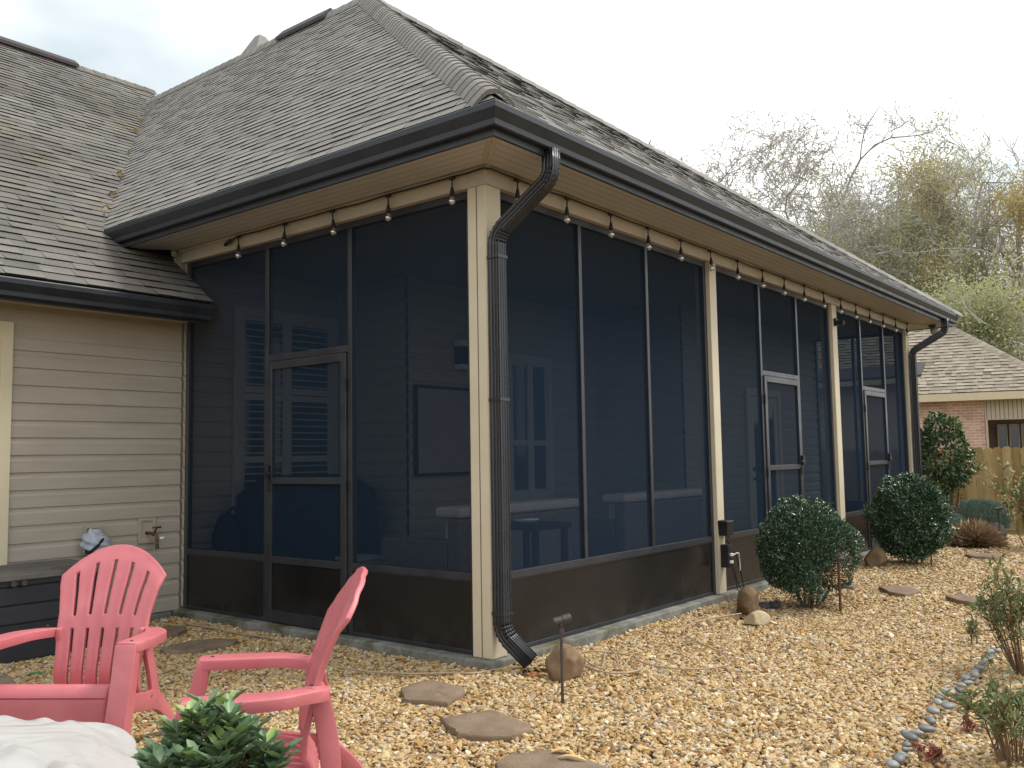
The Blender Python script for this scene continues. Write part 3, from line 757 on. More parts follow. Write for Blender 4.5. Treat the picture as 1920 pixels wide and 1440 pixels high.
for z in (2.62, .36, 1.7): s = MB(); s.box((-.012, -.106, z), (.084, -.009, z+.02)); s.build('strap', 'downspout', o)
downspout([(9.95, -.455, 3.27), (9.95, -.455, 3.09), (9.655, -.058, 2.80), (9.655, -.058, .22), (9.75, -.35, .06)])
# --- security camera on a post, floodlight under the far soffit
b = MB(); b.box((6.49, -.03, 2.86), (6.57, -.002, 2.95)); b.tube([(6.53, -.02, 2.90), (6.50, -.12, 2.88)], .03, 10); b.build('security_camera', 'black', house, bevel=.005)
fl = MB(); c = np.array([10.2, -.22, HS-.002]); fl.tube([c, c-(0, 0, .04)], .055, 14); fl.tube([c-(0, 0, .03), c+(-.05, -.03, -.07)], .02, 8); fl.tube([c-(0, 0, .03), c+(.07, .03, -.07)], .02, 8)
fo_ = fl.build('floodlight', 'lamp', house)
for dx, dy in ((-.05, -.03), (.07, .03)):
    s = MB(); p = c+(dx, dy, -.07); dd = unit((dx*.6, -.10, -.12)); s.tube([p, p+dd*.04, p+dd*.09], [.028, .045, .055], 14); s.build('lamp_head', 'lampglass', fo_, smooth=True)

# --- wall mounts and hose bib on the siding
def mount(x, z, parent=house):
    f = MB(); y = LY-.02; w, h = .075, .105
    for a in ((x-w, z-h, x-w+.025, z+h), (x+w-.025, z-h, x+w, z+h), (x-w+.025, z+h-.025, x+w-.025, z+h), (x-w+.025, z-h, x+w-.025, z-h+.025)): f.box((a[0], y-.022, a[1]), (a[2], y, a[3]))
    o = f.build('mounting_block', 'siding', parent, bevel=.003)
    g = MB(); g.box((x-w+.025, y-.006, z-h+.025), (x+w-.025, y-.0005, z+h-.025)); g.build('block_plate', 'nsiding', o)
    return o
mount(-.78, .745)
o = mount(-.315, .775)
f = MB(); y = LY-.025; x, z = -.315, .755
f.tube([(x, y, z), (x, y-.07, z), (x+.01, y-.10, z-.01)], .013, 10); f.tube(bez([(x+.005, y-.085, z), (x+.02, y-.12, z-.01), (x+.025, y-.13, z-.05), (x+.025, y-.13, z-.10)], 4), .0125, 10); f.tube([(x+.025, y-.13, z-.10), (x+.025, y-.13, z-.125)], .016, 10)
f.tube([(x+.02, y-.10, z+.01), (x+.02, y-.13, z+.05)], .008, 8); f.tube([(x-.02, y-.13, z+.05), (x+.06, y-.13, z+.05)], .007, 8)
f.build('hose_bib', 'brass', o, smooth=True)
f = MB(); f.tube([(x+.05, y-.13, z-.045), (x+.085, y-.135, z-.04)], .012, 8); f.build('bib_valve', 'white', o, smooth=True)

# ================================================================== STRING LIGHTS
sl = thing('string_lights', 'black string of clear globe bulbs strung along the porch beam', 'string lights', (0, 0, 0))
BX = [.278, .86, 1.44, 2.01, 2.58, 3.14, 3.72, 4.31, 4.89, 5.45, 6.05, 6.63, 7.21, 7.77, 8.35, 8.92, 9.5]
BY = [2.641, 2.03, 1.461, .861, .251]
off = -.045
nodes = [(off, y, 3.205) for y in BY]+[(off-.005, -.02, 3.205)]+[(.0, off-.005, 3.205)]+[(x, off, 3.205) for x in BX]
cp = [(off, 2.82, 3.165), (off, 2.70, 3.19)]
for a, c in zip(nodes[:-1], nodes[1:]):
    a, c = np.array(a), np.array(c); d = np.linalg.norm(c-a); sg = .009*min(1, d/.57)*random.uniform(.3, 1.2)
    cp += [tuple(a), tuple((a+c)/2-(0, 0, sg))]
cp.append(nodes[-1])
b = MB(); b.tube(bez(cp, 4), .0065, 6); b.tube([(off, 2.83, 3.16), (off, 2.75, 3.185)], .016, 8); b.build('cord', 'cordblack', sl, smooth=True)
for p in [(off, y) for y in BY]+[(x, off) for x in BX]:
    x, y = p; sw = random.uniform(-.012, .012); sw2 = random.uniform(-.006, .006)
    s = MB(); s.tube([(x-.02, y, 3.198), (x+.02, y, 3.198)] if y == off else [(x, y-.02, 3.198), (x, y+.02, 3.198)], .014, 8)
    s.tube([(x, y, 3.198), (x+sw*.4, y+sw2, 3.13)], .0055, 6); s.tube([(x+sw*.4, y+sw2, 3.135), (x+sw*.6, y+sw2, 3.10), (x+sw*.8, y+sw2, 3.075)], [.008, .016, .017], 10)
    so = s.build('socket', 'cordblack', sl)
    g = MB(); zz = [3.076, 3.068, 3.055, 3.038, 3.022, 3.012, 3.009]; rr = [.012, .015, .022, .026, .021, .011, .002]
    g.tube([(x+sw, y+sw2, z) for z in zz], rr, 12); bo = g.build('bulb', 'bulb', so, smooth=True)
    f = MB(); f.tube([(x+sw, y+sw2, 3.07), (x+sw, y+sw2, 3.03)], .006, 6); f.build('filament', 'lampglass', so)

# ================================================================== GROUND
def grid_sheet(name, x0, x1, y0, y1, nx, ny, zf, mat, kind='structure'):
    xs = np.linspace(x0, x1, nx); ys = np.linspace(y0, y1, ny); X, Y = np.meshgrid(xs, ys); V = np.stack([X.ravel(), Y.ravel(), zf(X.ravel(), Y.ravel())], 1)
    i = np.arange(nx*ny).reshape(ny, nx); F = np.stack([i[:-1, :-1].ravel(), i[:-1, 1:].ravel(), i[1:, 1:].ravel(), i[1:, :-1].ravel()], 1)
    o = link(name, fastmesh(name, V, F), mat, None, True); o['kind'] = kind; return o
def zbed(x, y):
    P = np.stack([np.asarray(x, float), np.asarray(y, float), np.zeros(np.shape(x))], -1).reshape(-1, 3)
    ds = np.where(P[:, 0] > -.05, np.maximum(0, -.05-P[:, 1]), np.hypot(np.minimum(0, P[:, 0]+.05), np.minimum(0, P[:, 1]+.05))); ds = np.where(P[:, 0] < -.05, np.where(P[:, 1] > -.05, -.05-P[:, 0], ds), ds)
    return (.012*vnoise(P, 1.1, 4)+.008*vnoise(P, 3.1, 5)+.028*np.exp(-ds/.22)).reshape(np.shape(x))-.022
grid_sheet('ground', -150, 250, -200, 200, 3, 3, lambda x, y: 0*x-.12, 'ground')
grid_sheet('gravel_bed', -6.5, 11.6, -6.5, 4.0, 120, 80, zbed, 'bed')
grid_sheet('lawn', 11.6, 30, -14, 10, 60, 60, lambda x, y: -.05+.0*x+.02*vnoise(np.stack([x, y, 0*x], 1), .8, 6), 'ground')

# keep-out shapes (polygons in xy) so pebbles do not poke through stones
KEEP = []
def inpoly(P, poly):
    x, y = P[:, 0], P[:, 1]; r = np.zeros(len(P), bool); j = len(poly)-1
    for i in range(len(poly)):
        xi, yi = poly[i][:2]; xj, yj = poly[j][:2]
        c = ((yi > y) != (yj > y)) & (x < (xj-xi)*(y-yi)/(yj-yi+1e-12)+xi); r ^= c; j = i
    return r
# --- stepping stones
STONES = [
 ('brown flagstone nearest the porch corner downspout', [(640+a/3, 960+b_/3) for a, b_ in ((335, 985), (420, 955), (510, 940), (600, 960), (690, 985), (692, 1000), (640, 1040), (600, 1066), (480, 1058), (355, 1045))]),
 ('wide brown flagstone in the middle of the front path', [(640+a/3, 960+b_/3) for a, b_ in ((560, 1158), (700, 1128), (850, 1110), (960, 1150), (1050, 1185), (1075, 1215), (960, 1255), (800, 1258), (655, 1245), (610, 1205))]),
 ('brown flagstone cut by the bottom edge, holding two fallen leaves', [(640+a/3, 960+b_/3) for a, b_ in ((865, 1405), (930, 1370), (1000, 1350), (1130, 1338), (1240, 1338), (1380, 1385), (1490, 1430), (1480, 1500), (1330, 1560), (1050, 1560), (900, 1480))]),
 ('long dark flagstone behind the right arm of the left pink chair', [(a/3, 960+b_/3) for a, b_ in ((902, 765), (950, 750), (1120, 716), (1230, 712), (1336, 714), (1325, 728), (1240, 745), (1130, 768), (985, 782), (930, 778))]),
 ('small dark flagstone against the house corner', [(a/3, 960+b_/3) for a, b_ in ((890, 648), (960, 640), (1046, 640), (1048, 660), (1000, 678), (940, 688), (880, 684))]),
 ('brown flagstone under the left arm of the left pink chair', [(a/4, 1080+b_/4) for a, b_ in ((-40, 760), (50, 735), (130, 800), (150, 835), (60, 850), (-40, 850))]),
 ('flat reddish flagstone right of the nearer round bush', [(1280+a/3, 960+b_/3) for a, b_ in ((1100, 418), (1180, 410), (1280, 420), (1345, 440), (1250, 462), (1160, 448))]),
 ('reddish flagstone beside the sparse azalea', [(1280+a/3, 960+b_/3) for a, b_ in ((1478, 468), (1560, 460), (1660, 474), (1720, 494), (1640, 510), (1540, 492))]),
 ('far pale flagstone in front of the dry grass mound', [(1280+a/3, 960+b_/3) for a, b_ in ((1585, 236), (1660, 230), (1760, 232), (1818, 242), (1740, 252), (1640, 248))]),
 ('pinkish flagstone just behind the rusted stake', [(1280+a/3, 960+b_/3) for a, b_ in ((885, 404), (930, 398), (985, 408), (960, 420), (900, 418))]),
]
for lab, uv in STONES:
    top = [gp(u, v, .036)[:2] for u, v in uv]
    # roughen the outline
    poly = []
    for i in range(len(top)):
        a, c = top[i], top[(i+1) % len(top)]
        for t in (0, .33, .66): poly.append(a+(c-a)*t+rng.normal(0, .006, 2)*(t > 0))
    poly = np.array(poly); cen = poly.mean(0); KEEP.append(cen+(poly-cen)*.97)
    n = len(poly); zt_ = .036; V = []; F = []
    rings = [(1.0, -.02), (1.01, .018), (1.0, .030), (.97, zt_), (.7, zt_+.002), (.35, zt_-.001)]
    for sc, z in rings:
        for p in poly: V.append((*( (p-cen)*sc+rng.normal(0, .002, 2)), z+(rng.normal(0, .0015) if z > .03 else 0)))
    V.append((0, 0, zt_))
    for k in range(len(rings)-1): F += [(k*n+i, k*n+(i+1) % n, (k+1)*n+(i+1) % n, (k+1)*n+i) for i in range(n)]
    k = len(rings)-1; F += [(k*n+i, k*n+(i+1) % n, (k+1)*n) for i in range(n)]
    o = link('stepping_stone', fastmesh('stepping_stone', V, F), 'flag', None, True); o.location = (cen[0], cen[1], 0)
    m = o.modifiers.new('edges', 'EDGE_SPLIT'); m.split_angle = RAD(50)
    tag(o, lab, 'stepping stone', 'flagstones laid in the gravel')

# --- boulders
def rock(name, P, size, mat, label, cat='rock', group=None, seed=0, rz=0., flat=.0, sub=4, rough=.16, facets=7):
    import bmesh
    bm = bmesh.new(); bmesh.ops.create_icosphere(bm, subdivisions=sub, radius=1.0)
    co = np.array([v.co for v in bm.verts]); n = vnoise(co, 1.5, seed)*rough+vnoise(co, 3.7, seed+1)*rough*.3
    co = co*(1+n[:, None])
    rr_ = np.random.default_rng(seed+900)
    for q in range(facets):
        nn_ = unit(rr_.normal(size=3)); dd_ = rr_.uniform(.62, .85); ex = np.maximum(0, co@nn_-dd_); co = co-np.outer(ex*.92, nn_)
    co *= np.array(size)/2; co[:, 2] = np.maximum(co[:, 2], -size[2]*.45)
    for v, c in zip(bm.verts, co): v.co = c
    me = bpy.data.meshes.new(name); bm.to_mesh(me); bm.free()
    o = link(name, me, mat, None, True); o.location = (P[0], P[1], P[2]); o.rotation_euler = (0, flat, rz); tag(o, label, cat, group); return o
rock('boulder', (.13, -.45, .09), (.29, .22, .27), 'boulder', 'brown boulder beside the black downspout outlet', 'boulder', seed=3, rz=.5)
rock('boulder', (6.5, -.36, .10), (.34, .26, .29), 'boulder', 'squarish brown boulder left of the farther round bush', 'boulder', seed=8, rz=.2, rough=.2)
rock('boulder', (2.76, -.46, .10), (.26, .20, .27), 'boulder', 'dark brown boulder half hidden under the nearer round bush', 'boulder', seed=12, rz=.9)
rock('rock', (2.43, -.68, .045), (.22, .17, .13), 'tanrock', 'smooth tan oval rock in front of the nearer round bush', seed=15, rz=-.5, rough=.1)
rock('rock', gp(1428, 1137, .02)+(0, 0, .0), (.19, .10, .07), 'darkrock', 'flat black rock behind the tan oval rock', seed=16, rz=-.8, rough=.1)
rock('rock', gp(1452, 1134, .03), (.14, .09, .07), 'darkrock', 'small dark rock against the trunk of the nearer round bush', seed=18, rz=-.3, rough=.1)
rock('rock', gp(1000, 1268, .02), (.075, .06, .06), 'rustrock', 'small rust coloured rock below the downspout outlet', seed=17, rough=.1)
rock('rock', gp(1462, 1090, .22), (.06, .05, .05), 'tanrock', 'pale stone lying on the dark boulder', seed=19, rough=.1)
rock('rock', gp(1640, 1066, .02), (.10, .07, .05), 'tanrock', 'grey stone at the foot of the squarish brown boulder', seed=20, rough=.1)
P_ = gp(1868, 998, .08); rock('boulder', P_, (.32, .26, .26), 'darkrock', 'grey boulder behind the far path light', 'boulder', seed=22)
for q, s in ((gp(1040, 1275), .13), (gp(1425, 1165), .10)): KEEP.append(np.array([[q[0]+s*cos(t), q[1]+.15+s*.7*sin(t)] for t in np.linspace(0, 2*pi, 9)[:-1]]))

# --- grey river stones edging
RS = [(20, 1412, 30), (62, 1392, 22), (66, 1348, 20), (74, 1312, 22), (96, 1262, 28), (142, 1236, 24), (212, 1212, 32), (238, 1152, 26), (250, 1086, 30), (356, 1052, 30), (284, 1022, 20), (300, 990, 24), (350, 956, 26), (430, 942, 20), (458, 990, 26),
      (470, 1026, 24), (440, 906, 18), (490, 890, 20), (474, 860, 20), (482, 842, 16), (530, 830, 20), (535, 806, 16), (566, 788, 20), (582, 758, 16), (600, 735, 16), (625, 724, 18), (630, 705, 16), (628, 688, 18), (640, 674, 16), (684, 668, 14), (726, 646, 18),
      (-20, 1450, 28), (60, 1225, 18), (40, 1372, 16), (180, 1190, 20), (510, 866, 14), (655, 660, 14), (745, 628, 14)]
import bmesh
def river_proto(seed):
    bm = bmesh.new(); bmesh.ops.create_icosphere(bm, subdivisions=3, radius=.5)
    co = np.array([v.co for v in bm.verts]); co *= (1+.10*vnoise(co, 2.2, seed))[:, None]
    for v, c in zip(bm.verts, co): v.co = c
    me = bpy.data.meshes.new('river_stone'); bm.to_mesh(me); bm.free(); me.materials.append(M['river']); me.polygons.foreach_set('use_smooth', np.ones(len(me.polygons), bool)); return me
protos = [river_proto(40+k) for k in range(4)]
for k, (a, b_, s) in enumerate(RS):
    P = gp(1680+a/3.6, 1040+b_/3.6, .02); d = (P-CP)@CF; L = s/3.6*2*d/FPX*1.9
    o = bpy.data.objects.new('river_stone', protos[k % 4]); COL.objects.link(o); o.location = (P[0], P[1], .034+L*.13)
    o.scale = (L, L*rng.uniform(.62, .85), L*rng.uniform(.36, .5)); o.rotation_euler = (rng.normal(0, .15), rng.normal(0, .15), rng.uniform(0, pi))
    tag(o, 'smooth grey oval river stone in the edging row along the gravel', 'river stone', 'smooth grey river stones edging the gravel')
    KEEP.append(np.array([[P[0]+L*.3*cos(t), P[1]+L*.3*sin(t)] for t in np.linspace(0, 2*pi, 7)[:-1]]))

# --- gravel: pebbles instanced on scattered points
def gravel():
    reg = []
    def scatter(x0, x1, y0, y1, dens, s):
        n = int((x1-x0)*(y1-y0)*dens); P = np.stack([rng.uniform(x0, x1, n), rng.uniform(y0, y1, n)], 1); return P, np.full(n, s)
    parts = [scatter(-4.0, 3.2, -4.0, 3.6, 6000, 1.0), scatter(3.2, 7, -4.2, .2, 3200, 1.15), scatter(7, 11.6, -4.5, .3, 1600, 1.4), scatter(-5.5, -4.0, -2.5, 3.5, 1200, 1.0)]
    P = np.concatenate([p for p, _ in parts]); s = np.concatenate([q for _, q in parts])
    # inside a widened view wedge only
    d = P-CP[:2]; w = d@CF[:2]; h = d@CR[:2]
    ok = (w > .8) & (np.abs(h) < w*.78+.6) & ~((P[:, 0] > -.06) & (P[:, 1] > -.05) & (P[:, 0] < X4+.06)) & (P[:, 1] < 3.53)
    P, s = P[ok], s[ok]
    ko = np.zeros(len(P), bool)
    for poly in KEEP:
        c = np.asarray(poly); bx = (P[:, 0] > c[:, 0].min()) & (P[:, 0] < c[:, 0].max()) & (P[:, 1] > c[:, 1].min()) & (P[:, 1] < c[:, 1].max())
        idx = np.where(bx)[0]; ko[idx] |= inpoly(P[idx], c)
    P, s = P[~ko], s[~ko]; n = len(P)
    z = zbed(P[:, 0], P[:, 1])+rng.uniform(.004, .024, n)
    base = np.exp(rng.normal(0, .26, n))*s*.0099
    big = rng.random(n) < .035; base[big] *= 1.55
    sc = np.stack([base*rng.uniform(1.0, 1.5, n), base*rng.uniform(.75, 1.05, n), base*rng.uniform(.42, .72, n)], 1)
    rot = np.stack([rng.normal(0, .38, n), rng.normal(0, .38, n), rng.uniform(0, 2*pi, n)], 1)
    me = bpy.data.meshes.new('gravel'); me.vertices.add(n); me.vertices.foreach_set('co', np.column_stack([P, z]).ravel())
    for nm, arr in (('scl', sc), ('rot', rot)):
        a = me.attributes.new(nm, 'FLOAT_VECTOR', 'POINT'); a.data.foreach_set('vector', arr.astype(np.float32).ravel())
    a = me.attributes.new('kind_id', 'INT', 'POINT'); a.data.foreach_set('value', rng.integers(0, 5, n).astype(np.int32))
    o = bpy.data.objects.new('gravel', me); COL.objects.link(o); o['kind'] = 'stuff'; o['label'] = 'tan and cream river gravel covering the yard'; o['category'] = 'gravel'
    g = bpy.data.node_groups.new('pebbles', 'GeometryNodeTree'); g.interface.new_socket('Geometry', in_out='INPUT', socket_type='NodeSocketGeometry'); g.interface.new_socket('Geometry', in_out='OUTPUT', socket_type='NodeSocketGeometry')
    L = g.links.new; nn = g.nodes.new
    gi, go = nn('NodeGroupInput'), nn('NodeGroupOutput'); m2p = nn('GeometryNodeMeshToPoints'); L(gi.outputs[0], m2p.inputs[0])
    gti = nn('GeometryNodeGeometryToInstance')
    for k in range(5):
        ico = nn('GeometryNodeMeshIcoSphere'); ico.inputs['Subdivisions'].default_value = 3
        pos = nn('GeometryNodeInputPosition'); add = nn('ShaderNodeVectorMath'); add.operation = 'ADD'; add.inputs[1].default_value = (k*7.3, k*3.1, k*5.7); L(pos.outputs[0], add.inputs[0])
        tx = nn('ShaderNodeTexNoise'); tx.inputs['Scale'].default_value = .9; tx.inputs['Detail'].default_value = 1.5; L(add.outputs[0], tx.inputs['Vector'])
        sb = nn('ShaderNodeVectorMath'); sb.operation = 'SUBTRACT'; sb.inputs[1].default_value = (.5, .5, .5); L(tx.outputs['Color'], sb.inputs[0])
        ml_ = nn('ShaderNodeVectorMath'); ml_.operation = 'SCALE'; ml_.inputs['Scale'].default_value = 1.5; L(sb.outputs[0], ml_.inputs[0])
        sp = nn('GeometryNodeSetPosition'); L(ico.outputs[0], sp.inputs[0]); L(ml_.outputs[0], sp.inputs['Offset'])
        ss = nn('GeometryNodeSetShadeSmooth'); L(sp.outputs[0], ss.inputs[0])
        sm = nn('GeometryNodeSetMaterial'); sm.inputs['Material'].default_value = M['pebble']; L(ss.outputs[0], sm.inputs[0]); L(sm.outputs[0], gti.inputs[0])
    iop = nn('GeometryNodeInstanceOnPoints'); L(m2p.outputs[0], iop.inputs['Points']); L(gti.outputs[0], iop.inputs['Instance']); iop.inputs['Pick Instance'].default_value = True
    def attr(nm, t):
        q = nn('GeometryNodeInputNamedAttribute'); q.data_type = t; q.inputs['Name'].default_value = nm; return q.outputs['Attribute']
    L(attr('kind_id', 'INT'), iop.inputs['Instance Index']); L(attr('scl', 'FLOAT_VECTOR'), iop.inputs['Scale'])
    er = nn('FunctionNodeEulerToRotation'); L(attr('rot', 'FLOAT_VECTOR'), er.inputs[0]); L(er.outputs[0], iop.inputs['Rotation'])
    L(iop.outputs[0], go.inputs[0]); md = o.modifiers.new('pebbles', 'NODES'); md.node_group = g
    me.materials.append(M['pebble'])
gravel()

# --- leaves and bits on the gravel
def flatleaf(name, P, L, W, rz, mat, label, cat='leaf'):
    V = []; F = []; n = 9
    for i in range(n):
        t = i/(n-1); w = W*sin(pi*t**.8)*.5; z = .012*sin(pi*t)
        V += [(L*(t-.5), -w, z+.35*w), (L*(t-.5), 0, z), (L*(t-.5), w, z+.35*w)]
    for i in range(n-1): F += [(3*i, 3*i+3, 3*i+4, 3*i+1), (3*i+1, 3*i+4, 3*i+5, 3*i+2)]
    o = link(name, fastmesh(name, V, F), mat, None, True); o.location = P; o.rotation_euler = (0, 0, rz); tag(o, label, cat); return o
flatleaf('fallen_leaf', gp(640+1245/3, 960+1352/3, .042), .11, .035, -.9, 'yellowleaf', 'narrow yellow leaf at the back of the flagstone cut by the bottom edge')
flatleaf('fallen_leaf', gp(640+1300/3, 960+1390/3, .042), .14, .03, -1.3, 'yellowleaf', 'pale tan leaf in the middle of the flagstone cut by the bottom edge')
flatleaf('green_leaf', gp(67, 1267, .03), .14, .05, -.6, 'greenleaf', 'bright green leaf on the gravel left of the pink chair back')

def litter():
    r = np.random.default_rng(77); P = []
    for c, n, sd_ in ((gp(1517, 1150), 26, .35), (gp(1733, 1070), 22, .4), (gp(1880, 1330), 34, .5), (gp(1300, 1250), 16, 1.2), (gp(1600, 1300), 16, 1.), (gp(700, 1250), 12, .8)):
        P += [np.array([c[0]+r.normal(0, sd_), c[1]+r.normal(0, sd_), .0]) for k in range(n)]
    P = np.array([p for p in P if p[1] < -.1 or p[0] < -.1]); P[:, 2] = zbed(P[:, 0], P[:, 1])+.038; n = len(P); D = rdir(n, r); D[:, 2] *= .2
    o = link('leaf_litter', leaf_mesh('leaf_litter', P, D, np.tile([0, 0, 1.], (n, 1))+rdir(n, r)*.4, r.uniform(.025, .055, n), r.uniform(.012, .026, n), r.random(n)), 'litter'); o['kind'] = 'stuff'; o['label'] = 'dry brown leaves scattered thinly over the gravel'; o['category'] = 'leaf litter'
M['litter'] = leafmat('dry_leaf', [(0, (.16, .07, .03)), (.6, (.30, .15, .06)), (1, (.45, .28, .10))], .7, .2, .1)
litter()

# ================================================================== CABLES
def cable(name, uv, z, r, mat, label, cat='cable'):
    P = [gp(u, v, z+random.uniform(-.004, .006)) for u, v in uv]; c = P[0].copy(); b = MB(); b.tube(bez([p-c for p in P], 6), r, 6)
    o = b.build(name, mat, None, True); o.location = c; tag(o, label, cat); return o
cable('cable', [(620, 1248), (680, 1258), (760, 1263), (840, 1262), (890, 1262), (925, 1256), (950, 1252), (1000, 1253)], .035, .006, 'cable', 'thin brown cable running along the slab to the porch corner')
P_ = [(1062, 1246), (1078, 1228), (1105, 1221), (1150, 1224), (1190, 1232), (1204, 1246), (1190, 1259), (1150, 1262), (1110, 1254), (1085, 1240), (1082, 1226), (1100, 1240), (1128, 1252), (1134, 1225), (1143, 1216), (1155, 1228), (1164, 1255), (1185, 1228), (1200, 1240), (1240, 1250), (1300, 1255), (1350, 1250), (1368, 1243), (1355, 1225), (1310, 1205), (1284, 1188), (1290, 1172), (1330, 1160), (1390, 1150)]
cable('cable', P_, .042, .0055, 'cable', 'tangled loop of thin brown cable beside the near path light')
cable('cable', [(345, 1169), (400, 1178), (450, 1188), (500, 1195), (530, 1205), (545, 1222), (550, 1235)], .035, .006, 'cable', 'thin brown cable lying left of the side screen door')

# ================================================================== PATH LIGHTS
def pathlight(P, h, az, label, mat='lamp', tilt=.18, head=True, r=.0085):
    t = thing('path_light', label, 'path light', (P[0], P[1], 0), 'stake path lights in the gravel')
    b = MB(); b.tube([(0, 0, -.1), (0, 0, h-.05)], r, 8); b.tube([(0, 0, h-.07), (0, 0, h-.04)], .016, 10); b.build('stake', mat, t, True)
    d = np.array([cos(az)*cos(tilt), sin(az)*cos(tilt), sin(tilt)]); c = np.array([0, 0, h])
    k = MB(); k.tube([(0, 0, h-.05), c-(0, 0, .005)], .011, 8); k.build('knuckle', mat, t, True)
    if head:
        hh = MB(); hh.tube([c-d*.05, c-d*.045, c+d*.005, c+d*.007, c+d*.052, c+d*.055, c+d*.053, c+d*.03], [.016, .022, .022, .025, .025, .024, .020, .019], 16)
        hh.build('lamp_head', mat, t); smooth_angle(t.children[-1], 40)
        g = MB(); g.tube([c+d*.028, c+d*.032], .019, 14); g.build('lens', 'lampglass', t)
    return t
pathlight(gp(1055, 1318), .445, YAW-pi/2+.35, 'bronze path light standing in front of the brown boulder')
pathlight(gp(1576, 1145), .52, .2, 'rust-stained path light stake beside the nearer round bush', 'rust', r=.012)
pathlight(gp(1876, 1020), .5, YAW-pi/2, 'far bronze path light in front of the wood fence', r=.011)
pathlight(gp(1747, 1062), .45, .1, 'path light partly hidden in the farther round bush', r=.009)

# ================================================================== OUTLETS ON THE POST
t = thing('transformer_box', 'black transformer box fixed on the middle porch post', 'transformer', (3.265, -.035, .67))
t.scale = (.8, .8, .72)
b = MB(); b.add([(-.075, -.06, -.09), (.075, -.06, -.09), (.075, .048, -.09), (-.075, .048, -.09), (-.085, -.075, .085), (.085, -.075, .085), (.085, .048, .085), (-.085, .048, .085), (-.07, -.06, .1), (.07, -.06, .1), (.07, .048, .1), (-.07, .048, .1)],
  [(0, 3, 2, 1), (0, 1, 5, 4), (1, 2, 6, 5), (2, 3, 7, 6), (3, 0, 4, 7), (4, 5, 9, 8), (5, 6, 10, 9), (6, 7, 11, 10), (7, 4, 8, 11), (8, 9, 10, 11)]); b.build('case', 'black', t, bevel=.006)
b = MB(); b.tube(bez([(-.03, -.03, -.09), (-.04, -.04, -.14), (-.01, -.045, -.2), (0, -.04, -.22)], 5), .006, 6); b.tube(bez([(.02, -.03, -.09), (.03, -.045, -.15), (-.005, -.05, -.21)], 5), .006, 6); b.build('cord', 'cordblack', t, True)
t = thing('outlet_box', 'black weatherproof outlet with plugged-in cords low on the middle porch post', 'outlet', (3.265, -.04, .42))
t.scale = (.72, .85, .85)
b = MB(); b.box((-.05, -.045, -.12), (.05, .048, .12)); b.build('case', 'black', t, bevel=.008)
b = MB(); b.box((-.02, -.075, .0), (.03, -.046, .03)); b.box((-.03, -.075, -.075), (.02, -.046, -.045)); b.build('plug', 'white', t, bevel=.004)
b = MB(); b.tube(bez([(.02, -.075, .015), (.07, -.11, .03), (.12, -.10, -.03), (.135, -.10, -.11), (.13, -.10, -.16)], 6), .007, 6); b.build('white_cord', 'white', t, True)
b = MB(); b.tube(bez([(0, -.07, -.08), (.02, -.09, -.2), (.08, -.11, -.33), (.17, -.11, -.34), (.18, -.10, -.24), (.11, -.09, -.10), (.08, -.085, .0), (.05, -.07, .05)], 7), .006, 6)
b.tube(bez([(-.02, -.06, -.11), (.01, -.09, -.24), (.03, -.11, -.36), (.13, -.13, -.345), (.2, -.12, -.32)], 6), .006, 6); b.build('black_cord', 'cordblack', t, True)

# ================================================================== STORAGE BOX
dx0, dx1, dy0, dy1, dh = -2.75, -.98, 2.86, 3.49, .60
t = thing('storage_box', 'charcoal resin deck box with plank texture against the siding', 'storage box', ((dx0+dx1)/2, (dy0+dy1)/2, 0))
ox, oy = (dx0+dx1)/2, (dy0+dy1)/2
b = MB(); n = 4; hh = (dh-.09)/n
for i in range(n):
    z0 = .01+i*hh
    for (x0, x1, y0, y1) in ((dx0+.02, dx1-.02, dy0+.02, dy1-.02),):
        b.box((x0-ox, y0-oy, z0), (x1-ox, y1-oy, z0+hh-.012), rng.random()); b.box((x0-ox+.012, y0-oy+.012, z0+hh-.013), (x1-ox-.012, y1-oy-.012, z0+hh+.001), .1)
b.box((dx0-ox+.015, dy0-oy+.015, dh-.082), (dx1-ox-.015, dy1-oy-.015, dh-.046), .3); b.build('body', 'deck', t, bevel=.004)
b = MB()
for i in range(4):
    y0 = dy0-oy+i*(dy1-dy0)/4; b.box((dx0-ox, y0, dh-.045), (dx1-ox, y0+(dy1-dy0)/4-.004, dh-.005+.004*i), rng.random())
b.build('lid', 'decklid', t, bevel=.006)
b = MB(); xm = -1.62-ox
for s in (-.035, .035): b.tube([(xm+s, dy0-oy+.012, dh-.064), (xm+s, dy0-oy-.012, dh-.064)], .02, 10)
b.build('latch', 'lamp', t)
# faucet cover bag
P = onp(181, 1020, 1, 3.41); 
bm = bmesh.new(); bmesh.ops.create_icosphere(bm, subdivisions=4, radius=1.0)
co = np.array([v.co for v in bm.verts]); rip = .10*np.sin(co[:, 2]*11+2*np.arctan2(co[:, 1], co[:, 0])*1.5)+.09*vnoise(co, 3, 5)
co = co*(1+rip[:, None])*np.array([.095, .085, .115]); co[:, 0] += co[:, 2]*-.25; co[:, :2] *= (1.15-.28*(co[:, 2:3]/.115))
for v, c in zip(bm.verts, co): v.co = c
me = bpy.data.meshes.new('faucet_cover'); bm.to_mesh(me); bm.free(); o = link('faucet_cover', me, 'bag', None, True); o.location = P; tag(o, 'crumpled grey cloth cover tied over a wall faucet', 'faucet cover')
s = MB(); s.tube([(.06*cos(a)-.03, .062*sin(a)-.03, .0+.06*cos(a)) for a in np.linspace(0, 2*pi, 18)], .012, 6); s.build('strap', 'dark', o, True)

